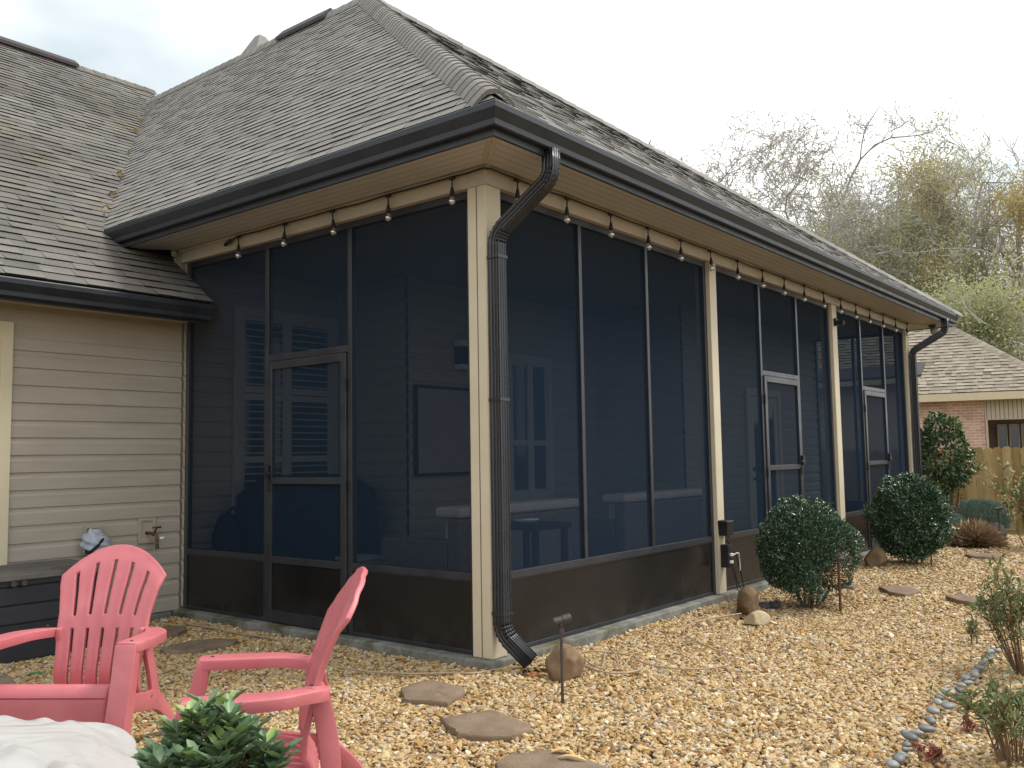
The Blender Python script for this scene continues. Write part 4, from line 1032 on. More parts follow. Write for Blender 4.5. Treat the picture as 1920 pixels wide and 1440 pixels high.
# ================================================================== ADIRONDACK CHAIRS
def slab_path(mb, pts, wvec, ws, th, up=None, tone=.5):
    """ribbon of rectangular section along pts; wvec lateral unit vec; ws half widths; th thickness"""
    P = [np.array(p, float) for p in pts]; n = len(P); wv = np.array(wvec, float)
    W = ws if hasattr(ws, '__len__') else [ws]*n; TH = th if hasattr(th, '__len__') else [th]*n; V = []
    for i in range(n):
        t = unit(P[min(i+1, n-1)]-P[max(i-1, 0)]); nn_ = unit(np.cross(t, wv))
        for a, b_ in ((-1, -.5), (1, -.5), (1, .5), (-1, .5)): V.append(P[i]+wv*W[i]*a+nn_*TH[i]*b_)
    F = [(4*i+k, 4*i+(k+1) % 4, 4*i+4+(k+1) % 4, 4*i+4+k) for i in range(n-1) for k in range(4)]+[(3, 2, 1, 0), tuple(4*(n-1)+k for k in range(4))]
    return mb.add(V, F, tone)
def make_chair(label):
    """local frame: sits facing +y, x to the sitter's right"""
    t = thing('adirondack_chair', label, 'chair', (0, 0, 0), 'pink resin patio chairs')
    # ---- backrest: contoured sheet with slots
    def center(s):   # s=height along the back 0..1 -> (y,z)
        pts = bc; f = s*(len(pts)-1); i = min(int(f), len(pts)-2); q = f-i; return pts[i]*(1-q)+pts[i+1]*q
    bc = np.array(bez([(-.125, .235), (-.085, .30), (-.083, .36), (-.105, .45), (-.128, .55), (-.165, .66), (-.215, .78), (-.265, .885), (-.292, .935)], 6))
    zc = bc[:, 1]; zlo, zhi = .235, .935
    def yz(z): return np.interp(z, zc, bc[:, 0])
    edges = []; ns, slot = 6, .0135; xs = []
    # column parameter u in [-1,1]: slats separated by slots
    cols = []
    for k in range(ns):
        a = -1+2*k/ns; c = -1+2*(k+1)/ns; g = .030
        l = a+(g if k > 0 else 0); r_ = c-(g if k < ns-1 else 0)
        for q in np.linspace(l, r_, 4): cols.append(q)
    cols = np.array(cols); ncol = len(cols)
    def hw(z): return np.interp(z, [.235, .30, .42, .50, .56, .62, .72, .79, .94], [.205, .208, .213, .22, .224, .226, .245, .266, .275])
    def ztop(u): return .79+(.932-.79)*(1-abs(u)**2.0)
    vr = [0, .03, .10, .20, .30, .40, .455, .50, .545, .60, .66, .72, .78, .84, .90, .945, .975, 1.0]
    V = []; th = .016
    for v in vr:
        for u in cols:
            zt_ = ztop(u); zz = zlo+(zt_-zlo)*v if v > .5 else zlo+(zt_*.5+.39-zlo+.0)*v
            zz = zlo+v*(zt_-zlo) if v > .6 else zlo+v*(.84-zlo)*(1-0)*1.0 if False else zlo+v*(zt_-zlo)
            # keep lower part of the rows level, bend to the arch only higher up
            lev = zlo+v*(.932-zlo); w_ = max(0, min(1, (v-.45)/.45)); zz = lev*(1-w_)+(zlo+v*(zt_-zlo))*w_
            zz = min(zz, zt_)
            h = hw(zz); y = yz(zz)+.010*u*u; 
            rim = .016 if v > .96 else (.010 if v > .93 else 0)
            slat = .0025*cos(u*ns*pi)
            V.append((u*h, y-rim+slat, zz))
    F = []
    nr_ = len(vr)
    for j in range(nr_-1):
        for i in range(ncol-1):
            isslot = (i % 4 == 3)
            vm = (vr[j]+vr[j+1])/2
            if isslot and (.03 < vm < .455 or .545 < vm < .88): continue
            F.append((j*ncol+i, j*ncol+i+1, (j+1)*ncol+i+1, (j+1)*ncol+i))
    me = fastmesh('backrest', V, F); o = link('backrest', me, 'pink', t, True)
    m = o.modifiers.new('thick', 'SOLIDIFY'); m.thickness = .021; m.offset = 0; m = o.modifiers.new('bevel', 'BEVEL'); m.width = .005; m.segments = 2; m.limit_method = 'ANGLE'; m.angle_limit = RAD(50)
    # ---- seat
    sp = bez([(-.10, .245), (0, .262), (.12, .303), (.21, .345), (.262, .372), (.30, .373), (.322, .352), (.33, .32), (.335, .27), (.338, .235)], 4)
    V = []; sc = np.linspace(-1, 1, 25)
    for y, z in [(p[0], p[1]) for p in np.array(sp)]:
        for u in sc: V.append((u*.262, y, z-(.012*(1-u*u) if y < .26 else 0)))
    F = []; nc = 25; nrow = len(sp)
    for j in range(nrow-1):
        for i in range(nc-1):
            if i % 6 == 2 and 3 < j < 11 and False: continue
            F.append((j*nc+i, j*nc+i+1, (j+1)*nc+i+1, (j+1)*nc+i))
    o = link('seat', fastmesh('seat', V, F), 'pink', t, True); m = o.modifiers.new('thick', 'SOLIDIFY'); m.thickness = .02; m.offset = 0
    g = MB()
    for zz_ in (.338,): g.box((-.255, .334, zz_-.003), (.255, .3385, zz_+.003))
    g.build('seat_groove', M['pinkdark'], o)
    # ---- armrests + front legs (one moulded look, separate parts)
    for s in (-1, 1):
        ap = bez([(s*.222, -.16, .548), (s*.262, -.10, .556), (s*.318, .0, .560), (s*.334, .12, .562), (s*.335, .24, .565), (s*.333, .318, .566)], 5)
        hwid = np.interp(np.linspace(0, 1, len(ap)), [0, .15, .35, .6, .85, 1], [.03, .042, .052, .056, .054, .044])
        a = MB(); V = []
        for p, h in zip(ap, hwid):
            for dx, dz in ((-h, -.040), (-h, -.002), (-h+.004, .002), (0, .003), (h-.004, .002), (h, -.002), (h, -.040), (h-.012, -.040), (h-.012, -.010), (-h+.012, -.010), (-h+.012, -.040)): V.append((p[0]+dx, p[1], p[2]+dz))
        k = 11; F = [(i*k+q, i*k+(q+1) % k, (i+1)*k+(q+1) % k, (i+1)*k+q) for i in range(len(ap)-1) for q in range(k)]+[tuple(range(k))[::-1], tuple((len(ap)-1)*k+q for q in range(k))]
        a.add(V, F); o = a.build('armrest', 'pink', t, bevel=.004); fixnormals(o); smooth_angle(o, 45)
        lg = MB(); pts = bez([(s*.332, .300, .556), (s*.334, .325, .44), (s*.335, .372, .27), (s*.335, .42, .10), (s*.335, .448, .0)], 4); 
        slab_path(lg, pts, (1, 0, 0), [.045]*len(pts), list(np.interp(np.linspace(0, 1, len(pts)), [0, .25, .6, 1], [.05, .062, .07, .05])))
        # inner web joining seat and leg
        lg.add([(s*.292, .29, .37), (s*.262, .29, .37), (s*.262, .335, .235), (s*.292, .38, .235), (s*.292, .335, .37), (s*.262, .325, .37), (s*.262, .345, .235), (s*.292, .41, .235)], [(0, 1, 2, 3), (7, 6, 5, 4), (0, 4, 5, 1), (3, 2, 6, 7), (0, 3, 7, 4), (1, 5, 6, 2)])
        o = lg.build('leg', 'pink', t, bevel=.008, seg=3); fixnormals(o); smooth_angle(o, 40)
        for yy in (.27, -.10):
            sc_ = MB(); xa = np.interp(yy, [-.1, .27], [.262, .335]); sc_.tube([(s*xa, yy, .567), (s*xa, yy, .5715)], .007, 8); sc_.build('screw', 'lamp', o)
        rl = MB(); pts = bez([(s*.268, .31, .315), (s*.262, .12, .262), (s*.248, -.06, .225), (s*.24, -.17, .20), (s*.248, -.27, .12), (s*.262, -.345, .0)], 5)
        slab_path(rl, pts, (1, 0, 0), [.016]*len(pts), list(np.interp(np.linspace(0, 1, len(pts)), [0, .3, .55, .7, 1], [.09, .08, .095, .075, .05])))
        o = rl.build('leg', 'pink', t, bevel=.006); fixnormals(o); smooth_angle(o, 40)
        r2 = MB(); pts = bez([(s*.205, -.115, .56), (s*.215, -.15, .42), (s*.23, -.165, .30), (s*.238, -.165, .215)], 4)
        slab_path(r2, pts, (1, 0, 0), [.012]*len(pts), [.05, *([.07]*(len(pts)-2)), .09]); o = r2.build('back_brace', 'pink', t, bevel=.005); fixnormals(o); smooth_angle(o, 40)
    return t
M['pinkdark'] = simple('pink_groove', (.30, .05, .07), .6, .2)
def place(t, x, y, az): t.location = (x, y, 0); t.rotation_euler = (0, 0, az-pi/2)
ch = make_chair('pink adirondack chair facing the camera, set before the charcoal deck box')
ch2 = copy_tree(ch); ch2['label'] = 'pink adirondack chair seen side-on, standing in front of the side screen door'
place(ch, -2.279, .553, RAD(215.2)); place(ch2, -2.278, -.895, RAD(142.6))

# ================================================================== WHITE SHEET OVER FIRE PIT
cx, cy, rad = -3.36, -.46, .68
nth, nrr = 260, 110; V = []
for j in range(nrr+1):
    s = j/nrr
    for i in range(nth):
        th = 2*pi*i/nth; lob = 1+.05*sin(3*th+1)+.04*sin(5*th+.4)+.02*sin(11*th)
        if s < .62:
            q = s/.62; r = rad*q*lob; z = .40+.07*(1-q*q)+.02*sin(3*th+2)*q+.022*sin(2*th+5*q)*q - .05*max(0, q-.82)/.18
        else:
            q = (s-.62)/.38; fold = .045*sin(13*th+1.7*sin(2*th))*q+.03*sin(7*th+2)*q; r = rad*lob+.03+.05*q+fold; z = .35*(1-q)+.015
        V.append((r*cos(th), r*sin(th), z-.055*(r*cos(th)*CR[0]+r*sin(th)*CR[1])/rad*(1 if s < .62 else 1-q)))
V = np.array(V); W = vnoise(V, 5.2, 30)*.012+np.abs(vnoise(V*(1, 1.8, 1), 4.5, 31))*.022
# long creases running over the top
for k in range(12):
    r_ = np.random.default_rng(100+k); a = r_.uniform(0, pi); off_ = r_.uniform(-.45, .45); d_ = V[:, 0]*cos(a)+V[:, 1]*sin(a)-off_+.04*vnoise(V, 4, 200+k)
    W += .030*np.exp(-(d_/.026)**2)*np.clip(.5+vnoise(V, 2.5, 300+k), 0, 1)
V[:, 2] += W*(V[:, 2] > .05); F = []
for j in range(nrr):
    for i in range(nth): F.append((j*nth+i, j*nth+(i+1) % nth, (j+1)*nth+(i+1) % nth, (j+1)*nth+i))
o = link('white_sheet', fastmesh('white_sheet', V, np.array(F)), 'cloth', None, True); o.location = (cx, cy, 0); tag(o, 'crumpled white woven sheet draped over a round fire pit', 'cover sheet')
m = o.modifiers.new('thick', 'SOLIDIFY'); m.thickness = .002

# ================================================================== SHRUBS
def blob_points(n, r, R, top=1., lump=.12, seed=1, inner=.35):
    """points through a lumpy ellipsoid, denser near the surface"""
    d = rdir(n, r); k = 1+lump*vnoise(d, 3.0, seed)+lump*.6*vnoise(d, 7, seed+1); u = r.random(n); q = np.where(r.random(n) < .72, 1-.14*u**1.5, inner+(1-inner)*u**.6)
    return d*k[:, None]*q[:, None]*np.array(R), d
def bush(name, P, R, zc, n, mat, label, leafL, leafW, seed, stems=9, cat='shrub', group=None, lump=.1, cut=None, upbias=.5, stemmat='twigbrown', shoots=0):
    r = np.random.default_rng(seed); t = thing(name, label, cat, (P[0], P[1], 0), group)
    C, d = blob_points(n, r, R, seed=seed, lump=lump)
    if shoots:
        sd_ = rdir(shoots, r); sd_[:, 2] = np.abs(sd_[:, 2])*1.2-.2; sd_ /= np.linalg.norm(sd_, axis=1, keepdims=True)
        for q in sd_:
            kk = r.integers(7, 14); f = np.linspace(.92, 1.0+r.uniform(.08, .2), kk)[:, None]; C = np.concatenate([C, q*np.array(R)*f+r.normal(0, .008, (kk, 3))]); d = np.concatenate([d, np.tile(q, (kk, 1))])
    C = C+np.array([0, 0, zc]); keep = C[:, 2] > .03
    if cut is not None: keep &= cut(C)
    C, d = C[keep], d[keep]; m = len(C)
    D = d*.8+rdir(m, r)*.8+np.array([0, 0, upbias*.6]); U = rdir(m, r)*.6+np.array([0, 0, 1.])+d*.5
    depth = np.linalg.norm((C-np.array([0, 0, zc]))/np.array(R), axis=1); tone = np.clip(.42+.16*vnoise(C, 9, seed+3)+r.normal(0, .2, m)+np.where((depth > .96) & (r.random(m) < .25), .35, 0), 0, 1)
    me = leaf_mesh('foliage', C, D, U, leafL*r.uniform(.7, 1.25, m), leafW*r.uniform(.8, 1.2, m), tone); link('foliage', me, mat, t)
    s = MB()
    for k in range(stems):
        a = 2*pi*k/stems+r.uniform(-.4, .4); e = np.array([R[0]*.6*cos(a), R[1]*.6*sin(a), zc+R[2]*r.uniform(.0, .5)]); b0 = np.array([.05*cos(a), .05*sin(a), -.05])
        mid = (b0+e)/2+r.normal(0, .04, 3); s.tube(bez([b0, mid, e], 4), list(np.linspace(.013, .004, 9)), 5)
        for q in range(3):
            e2 = mid+r.normal(0, 1, 3)*np.array(R)*.4; s.tube([mid, (mid+e2)/2+r.normal(0, .02, 3), e2], [.006, .005, .002], 4)
    s.build('stem', stemmat, t, True); return t
B1 = gp(1517, 1138)
bush('round_bush', B1, (.375, .39, .40), .49, 30000, 'boxleaf', 'nearer clipped round boxwood bush with a bare dark gap low on its right', .022, .0135, 51, lump=.22, shoots=60, group='clipped round bushes by the porch',
     cut=lambda C: ~((((C[:, 0]+.04)**2/.05+(C[:, 1]+.33)**2/.05+(C[:, 2]-.30)**2/.045) < 1)) & ~((C[:, 2] < .16) & (np.random.default_rng(1).random(len(C)) < .75)))
P_ = gp(1733, 1060); bush('round_bush', (P_[0], P_[1]+.1), (.41, .42, .48), .54, 26000, 'boxleaf', 'farther clipped round boxwood bush in front of the far porch door', .028, .017, 52, lump=.24, shoots=60, group='clipped round bushes by the porch',
     cut=lambda C: ~((C[:, 2] < .12) & (np.random.default_rng(1).random(len(C)) < .7)))
P_ = atd(1768, 900, 14.2)
bush('camellia', (P_[0], P_[1]), (.38, .38, .60), 1.22, 2600, 'camleaf', 'tall loose camellia shrub at the far end of the porch', .085, .042, 53, stems=14, lump=.25)
P_ = gp(1836, 1000)
bush('juniper', (P_[0]+.6, P_[1]+.1), (.42, .42, .27), .2, 9000, 'junleaf', 'low blue-green juniper mound before the fence', .055, .008, 54, lump=.15, upbias=1.2)
P_ = gp(1778, 1012); bush('groundcover_shrub', (P_[0], P_[1]), (.32, .28, .22), .16, 1500, 'junleaf', 'small green sprawling plant behind the farther round bush', .05, .012, 58, lump=.2, upbias=1.)
P_ = gp(1790, 985); bush('groundcover_shrub', (P_[0], P_[1]), (.18, .18, .38), .38, 350, 'shrubleaf', 'thin brownish upright plant under the camellia', .06, .018, 59, lump=.3, upbias=1., stems=12)
# dry ornamental grass
P_ = gp(1828, 1025); t = thing('grass_mound', 'rounded tuft of dry brown ornamental grass', 'grass', (P_[0], P_[1], 0)); r = np.random.default_rng(60); n = 3500
d = rdir(n, r); d[:, 2] = np.abs(d[:, 2])*.9+.1; d /= np.linalg.norm(d, axis=1, keepdims=True); C = d*np.array([.08, .08, .02])+np.array([0, 0, .02]); C += d*.12*r.random((n, 1))
link('blades', leaf_mesh('blades', C, d+rdir(n, r)*.12, rdir(n, r)+np.array([0, 0, 1.]), .25*r.uniform(.7, 1.1, n), np.full(n, .006), r.random(n), .1), 'strawgrass', t)
def twigshrub(name, P, h, spread, nst, nleaf, mat, label, L_, W_, seed, cat='shrub', stemmat='twigbrown', lean=(0, 0)):
    """open shrub: fanned stems, leaves gathered toward the tips"""
    r = np.random.default_rng(seed); t = thing(name, label, cat, (P[0], P[1], 0)); s = MB(); tips = []
    for k in range(nst):
        a = r.uniform(0, 2*pi); q = r.uniform(.3, 1); e = np.array([spread*q*cos(a)+lean[0], spread*q*sin(a)+lean[1], h*r.uniform(.65, 1.0)*(1-.25*q)]); b0 = np.array([.03*cos(a), .03*sin(a), -.04])
        mid = b0+(e-b0)*.5+np.array([0, 0, .06])+r.normal(0, .03, 3); P3 = bez([b0, mid, e], 5); s.tube(P3, list(np.linspace(.0045, .0018, len(P3))), 5); tips.append((e, unit(e-mid)))
        for f in range(3):
            i = r.integers(4, len(P3)-2); e2 = P3[i]+(unit(P3[i+1]-P3[i])+rdir(1, r)[0]*.8)*h*r.uniform(.15, .32); s.tube([P3[i], (P3[i]+e2)/2+r.normal(0, .01, 3), e2], [.0035, .003, .0015], 4); tips.append((e2, unit(e2-P3[i])))
    s.build('stem', stemmat, t, True); C = []; D = []
    for e, d in tips:
        for k in range(max(1, int(r.poisson(nleaf)))):
            back = r.random()**1.5*.16; C.append(e-d*back*h*1.2+r.normal(0, .006, 3)); D.append(d*.5+rdir(1, r)[0]*.9+np.array([0, 0, .3]))
    C, D = np.array(C), np.array(D); m = len(C)
    link('foliage', leaf_mesh('foliage', C, D, rdir(m, r)*.5+np.array([0, 0, 1.]), L_*r.uniform(.6, 1.25, m), W_*r.uniform(.8, 1.2, m), np.clip(r.normal(.45, .24, m), 0, 1)), mat, t); return t
P_ = gp(1922, 1266); twigshrub('azalea', P_, .64, .25, 34, 9, 'shrubleaf', 'sparse leggy azalea at the right edge above the stone edging', .040, .014, 71)
P_ = gp(1902, 1440); twigshrub('azalea', P_, .36, .21, 24, 8, 'shrubleaf', 'low sparse azalea in the bottom right corner', .038, .014, 72)
P_ = gp(1800, 1210); twigshrub('seedling', gp(1827, 1208), .17, .05, 4, 4, 'shrubleaf', 'tiny weed seedling standing alone in the gravel', .05, .014, 73, 'weed')
P_ = gp(1742, 1434); twigshrub('red_weed', P_, .05, .045, 8, 4, 'redleaf', 'small red-leaved weed at the bottom edge beside the stone row', .022, .012, 74, 'weed')
P_ = gp(1822, 1374); twigshrub('red_weed', P_, .05, .035, 5, 3, 'redleaf', 'small red-leaved weed left of the low corner azalea', .022, .012, 75, 'weed')
P_ = atd(1925, 960, 12.2); twigshrub('variegated_shrub', (P_[0], P_[1]), 1.25, .42, 26, 9, 'varleaf', 'variegated cream and green shrub at the right frame edge', .075, .034, 76)

# potted shrub in the foreground
t = thing('potted_shrub', 'leafy green shrub in a blue-grey pot at the bottom edge', 'potted plant', (-2.84, -1.33, 0)); r = np.random.default_rng(81)
zz = [.0, .02, .20, .27, .30, .315, .315, .30, .27]; rr = [.12, .135, .175, .19, .205, .205, .185, .178, .17]
b = MB(); b.tube([(0, 0, z) for z in zz], rr, 32, cap=False); o = b.build('pot', 'pot', t, True)
b = MB(); b.tube([(0, 0, .268), (0, 0, .272)], .17, 24); b.build('soil', 'soil', t)
s = MB(); C = []; D = []
for k in range(54):
    a = r.uniform(0, 2*pi); q = np.sqrt(r.random()); e = np.array([.225*q*cos(a), .225*q*sin(a), .60-.20*q**2+r.normal(0, .025)]); b0 = np.array([.05*cos(a)*q, .05*sin(a)*q, .26]); P3 = bez([b0, b0+(e-b0)*.5+np.array([0, 0, .04]), e], 4)
    s.tube(P3, list(np.linspace(.005, .002, len(P3))), 5); d = unit(P3[-1]-P3[-3])
    for j in range(15):
        f = r.random()**1.3*.45; p = e-(e-b0)*f*.7; az = j*2.4+r.uniform(-.3, .3); sd = unit(np.array([cos(az), sin(az), .25+.5*(1-f)])); C.append(p+sd*.004); D.append(sd*1.0+d*.15)
s.build('stem', 'twigbrown', t, True); C, D = np.array(C), np.array(D); m = len(C)
link('foliage', leaf_mesh('foliage', C, D, np.tile([0, 0, 1.], (m, 1))+rdir(m, r)*.22, r.uniform(.046, .080, m), r.uniform(.026, .040, m), np.clip(.2+.55*(C[:, 2]-.35)/.25+r.normal(0, .22, m), 0, 1), .12), 'potleaf', t, True)

# ================================================================== PORCH FURNITURE (dim behind the screens)
def sofa(x, y, w, label, dep=.85):
    t = thing('wicker_sofa', label, 'sofa', (x, y, ZB+.012), 'wicker sofas on the porch')
    b = MB(); b.box((0, 0, .05), (w, .12, .78)); b.box((0, .12, .05), (.14, dep, .62)); b.box((w-.14, .12, .05), (w, dep, .62)); b.box((.14, .12, .05), (w-.14, dep, .34)); b.build('frame', 'sofa', t, bevel=.02)
    c = MB(); c.box((.0+.16, .13, .345), (w-.16, dep-.02, .48)); c.build('seat_cushion', 'cushion', t, bevel=.04, seg=3)
    c = MB(); c.box((.05, .02, .785), (w-.05, .30, .87)); c.box((.16, .125, .49), (w-.16, .30, .784)); c.build('back_cushion', 'cushion', t, bevel=.03, seg=3)
    for x0 in (.02, w-.08):
        for y0 in (.02, dep-.08): l = MB(); l.box((x0, y0, 0), (x0+.06, y0+.06, .05)); l.build('leg', 'dark', t)
sofa(.75, .95, 1.75, 'pale wicker sofa behind the first front screen panel')
sofa(3.15, .95, 1.75, 'pale wicker sofa behind the third front screen panel')
t = thing('coffee_table', 'low table with a cloth between the two porch sofas', 'table', (2.55, 1.6, ZB+.012)); b = MB(); b.box((0, 0, .36), (.5, .9, .41)); b.build('tabletop', 'cushion', t, bevel=.008)
for x0 in (.03, .42):
    for y0 in (.03, .82): l = MB(); l.box((x0, y0, 0), (x0+.05, y0+.05, .36)); l.build('leg', 'dark', t)
t = thing('wall_board', 'pale framed board hung on the inner porch wall', 'wall board', (2.35, 2.578, 1.62)); b = MB(); b.box((-.40, -.03, -.42), (.40, -.022, .42)); b.build('panel', 'board', t)
b = MB(); b.box((-.43, -.036, -.45), (.43, -.002, -.42)); b.box((-.43, -.036, .42), (.43, -.002, .45)); b.box((-.43, -.036, -.42), (-.40, -.002, .42)); b.box((.40, -.036, -.42), (.43, -.002, .42)); b.build('frame', 'dark', t)
t = thing('wall_shelf', 'small two-tier shelf mounted above the framed board', 'shelf', (2.72, 2.578, 2.40)); b = MB(); b.box((-.2, -.10, .1), (.25, -.002, .16)); b.box((-.2, -.10, -.14), (.25, -.002, -.09)); b.build('shelf', 'cushion', t); b = MB(); b.box((-.19, -.02, -.09), (.24, -.004, .1)); b.build('back_panel', 'dark', t)
t = thing('covered_grill', 'black fabric cover over a barbecue grill on the porch', 'grill', (1.02, 3.05, ZB+.012))
b = MB(); b.sweep([(0, 0, 0), (0, 0, .7), (0, 0, .95), (0, 0, 1.08), (0, 0, 1.12)], [((1, 0, 0), (0, 1, 0))]*5, [(-.62, -.28), (-.3, -.31), (.3, -.31), (.62, -.28), (.64, 0), (.62, .28), (-.62, .28), (-.64, 0)], [1.04, 1, .98, .72, .5]); b.build('cover', 'dark', t, bevel=.03, seg=3)
b = MB(); b.tube([(-.4, -.33, .82), (.4, -.33, .82)], .012, 8); b.build('handle', 'dark', t)
t = thing('sports_bag', 'tall dark bag leaning near the side screen corner', 'bag', (.30, 3.25, ZB+.012)); b = MB(); b.tube([(0, 0, 0), (0, 0, .3), (.01, .02, .62), (.02, .06, .76), (.02, .08, .8)], [.13, .15, .14, .08, .03], 14); b.build('body', 'dark', t, True); b = MB(); b.tube(bez([(0, -.12, .55), (.02, -.2, .65), (.02, -.05, .84), (.02, .05, .8)], 5), .012, 6); b.build('strap', 'dark', t, True)
t = thing('waste_bin', 'pale square bin on the porch behind the side door', 'bin', (.75, 2.05, ZB+.012)); b = MB(); b.sweep([(0, 0, 0), (0, 0, .42)], [((1, 0, 0), (0, 1, 0))]*2, [(-.14, -.14), (.14, -.14), (.14, .14), (-.14, .14)], [.85, 1]); b.build('body', 'bin', t, bevel=.01); b = MB(); b.box((-.15, -.15, .421), (.15, .15, .45)); b.build('rim', 'bin', t, bevel=.008)
t = thing('side_table', 'dark side table with a white dish by the corner post', 'table', (1.0, .45, ZB+.012)); b = MB(); b.box((-.22, -.22, .72), (.22, .22, .76)); b.build('tabletop', 'dark', t)
for sx_ in (-.2, .16):
    for sy_ in (-.2, .16): l = MB(); l.box((sx_, sy_, 0), (sx_+.04, sy_+.04, .72)); l.build('leg', 'dark', t)
o = thing('dish', 'white dish lying on the dark side table', 'dish', (.95, .45, ZB+.772)); b = MB(); b.tube([(0, 0, .001), (0, 0, .01), (0, 0, .03)], [.05, .07, .10], 18); b.build('bowl', 'white', o, True)

# ================================================================== FENCE
t = thing('wood_fence', 'tan dog-eared board fence at the end of the gravel yard', 'fence', (13.25, -2, 0)); b = MB(); y = -9.0; r = random.Random(5)
while y < 4.5:
    w = .138; h = 1.375+r.uniform(-.012, .012); x = r.uniform(-.004, .004); tn = min(1, max(0, r.gauss(.5, .25))); y0 = y+2-2
    V = []
    for xx in (x, x+.018):
        V += [(xx, y, -.2), (xx, y+w, -.2), (xx, y+w, h-.035), (xx, y+w-.035, h), (xx, y+.035, h), (xx, y, h-.035)]
    V = [(a, c+2, z) for a, c, z in V]
    b.add(V, [(5, 4, 3, 2, 1, 0), (6, 7, 8, 9, 10, 11)]+[(i, (i+1) % 6, 6+(i+1) % 6, 6+i) for i in range(6)], tn); y += w+.006
b.build('boards', 'fence', t)
b = MB()
for z in (.2, .7, 1.15): b.box((.024, -7, z), (.06, 6.4, z+.09))
b.build('rail', 'fence', t)
for yy in np.arange(-6.5, 6.5, 2.4):
    p = MB(); p.box((.062, yy, -.3), (.15, yy+.09, 1.3)); p.build('post', 'fence', t)

# ================================================================== NEIGHBOUR HOUSE
nC = np.array([21.80, -.62, 0]); ea = np.array([-.229, .973, 0]); na = np.array([.973, .229, 0]); ez_ = np.array([0, 0, 1.])
nh = thing('brick_house', 'neighbouring brick house with a brown shingled hip roof behind the fence', 'house', tuple(nC))
NB = lambda a, n, z: ea*a+na*n+ez_*z
def nbox(mb, a0, a1, n0, n1, z0, z1): return mb.obox(NB(a0, n0, z0), ea*(a1-a0), na*(n1-n0), ez_*(z1-z0))
ZN = 2.80; NP = .80; NL = 13.; ND = 9.
def uvquad(name, a0, a1, n, z0, z1, mat, parent=nh):
    me = fastmesh(name, [NB(a0, n, z0), NB(a1, n, z0), NB(a1, n, z1), NB(a0, n, z1)], [(0, 1, 2, 3)]); u = me.uv_layers.new(name='uv'); u.data.foreach_set('uv', np.array([(a0, z0), (a1, z0), (a1, z1), (a0, z1)], np.float32).ravel()); return link(name, me, mat, parent)
uvquad('brick_wall', 1.96, NL-.4, .42, -.4, 2.62, 'brick')
def uvquad_n(name, a, n0, n1, z0, z1, mat):
    me = fastmesh(name, [NB(a, n0, z0), NB(a, n1, z0), NB(a, n1, z1), NB(a, n0, z1)], [(0, 1, 2, 3)]); u = me.uv_layers.new(name='uv'); u.data.foreach_set('uv', np.array([(n0, z0), (n1, z0), (n1, z1), (n0, z1)], np.float32).ravel()); return link(name, me, mat, nh)
uvquad_n('brick_wall', 1.96, .42, 3.4, -.4, 2.62, 'brick')
def groove_mat():
    m, nt, out = nmat('grooved_header'); tc = N(nt, 'ShaderNodeTexCoord'); sp = N(nt, 'ShaderNodeSeparateXYZ'); nt.links.new(tc.outputs['UV'], sp.inputs[0])
    f = N(nt, 'ShaderNodeMath', operation='MULTIPLY'); nt.links.new(sp.outputs[0], f.inputs[0]); f.inputs[1].default_value = 10; q = N(nt, 'ShaderNodeMath', operation='FRACT'); nt.links.new(f.outputs[0], q.inputs[0])
    c = ramp(nt, q.outputs[0], [(0, (.14, .12, .09)), (.16, (.14, .12, .09)), (.22, (.44, .385, .30)), (1, (.44, .385, .30))]); bsdf(nt, out, c, .6, .3); return m
M['groove'] = groove_mat()
uvquad('porch_header', -.1, 1.955, .40, 2.12, 2.62, 'groove'); b = MB(); nbox(b, -.1, 1.955, .402, .44, 2.10, 2.62)
b.build('header_core', 'nsiding', nh)
b = MB(); nbox(b, 1.90, 1.955, .38, .45, -.3, 2.12); nbox(b, -.25, -.1, .40, .55, -.3, 2.6); b.build('porch_post', 'nsiding', nh)
b = MB(); nbox(b, -.4, 1.95, 3.4, 3.5, -.3, 2.62); b.build('porch_back_wall', 'ndark', nh)
b = MB(); nbox(b, -.4, 1.95, .45, 3.4, 2.55, 2.6); b.build('porch_ceiling', 'ndark', nh)
for k in range(3):
    a = 1.42-k*.30; w = MB()
    for q in ((a-.13, a-.10, .5, 2.05), (a+.10, a+.13, .5, 2.05), (a-.10, a+.10, 2.02, 2.05), (a-.10, a+.10, .5, .53)): nbox(w, q[0], q[1], 3.34, 3.399, q[2], q[3])
    o = w.build('window', 'nsiding', nh); g = MB(); nbox(g, a-.10, a+.10, 3.37, 3.39, .53, 2.02); g.build('pane', 'glass', o)
w = MB(); nbox(w, -.1, .30, 3.34, 3.399, -.3, 1.75); w.build('door', 'nfascia', nh)
w = MB(); nbox(w, .55, .62, 3.30, 3.399, 1.25, 1.42); w.build('wall_lamp', 'nfascia', nh)
b = MB(); nbox(b, -.02, NL, -.02, .02, ZN-.19, ZN+.004); nbox(b, -.02, .02, .02, ND, ZN-.19, ZN+.004); b.build('fascia', 'nfascia', nh)
b = MB(); nbox(b, .02, NL, .02, .42, ZN-.185, ZN-.17); nbox(b, .02, .4, .42, ND, ZN-.185, ZN-.17); b.build('soffit', 'nfascia', nh)
half = ND/2
apx = NB(half, half, ZN+NP*half)
def nroof(o3, u3, v3, pts, seed):
    o3, u3, v3 = [np.array(q, float) for q in (o3, u3, v3)]; u3 = unit(u3); v3 = unit(v3)
    return shingles(o3, u3, v3, [((np.array(p)-o3)@u3, (np.array(p)-o3)@v3) for p in pts], e=.15, wmin=.12, wmax=.24, seed=seed, thick=.014, extra=.012)
Q1 = nroof(NB(0, -.03, ZN), ea, na+ez_*NP, [NB(0, 0, ZN), NB(NL, 0, ZN), NB(NL-half, half, ZN+NP*half), apx], 31)
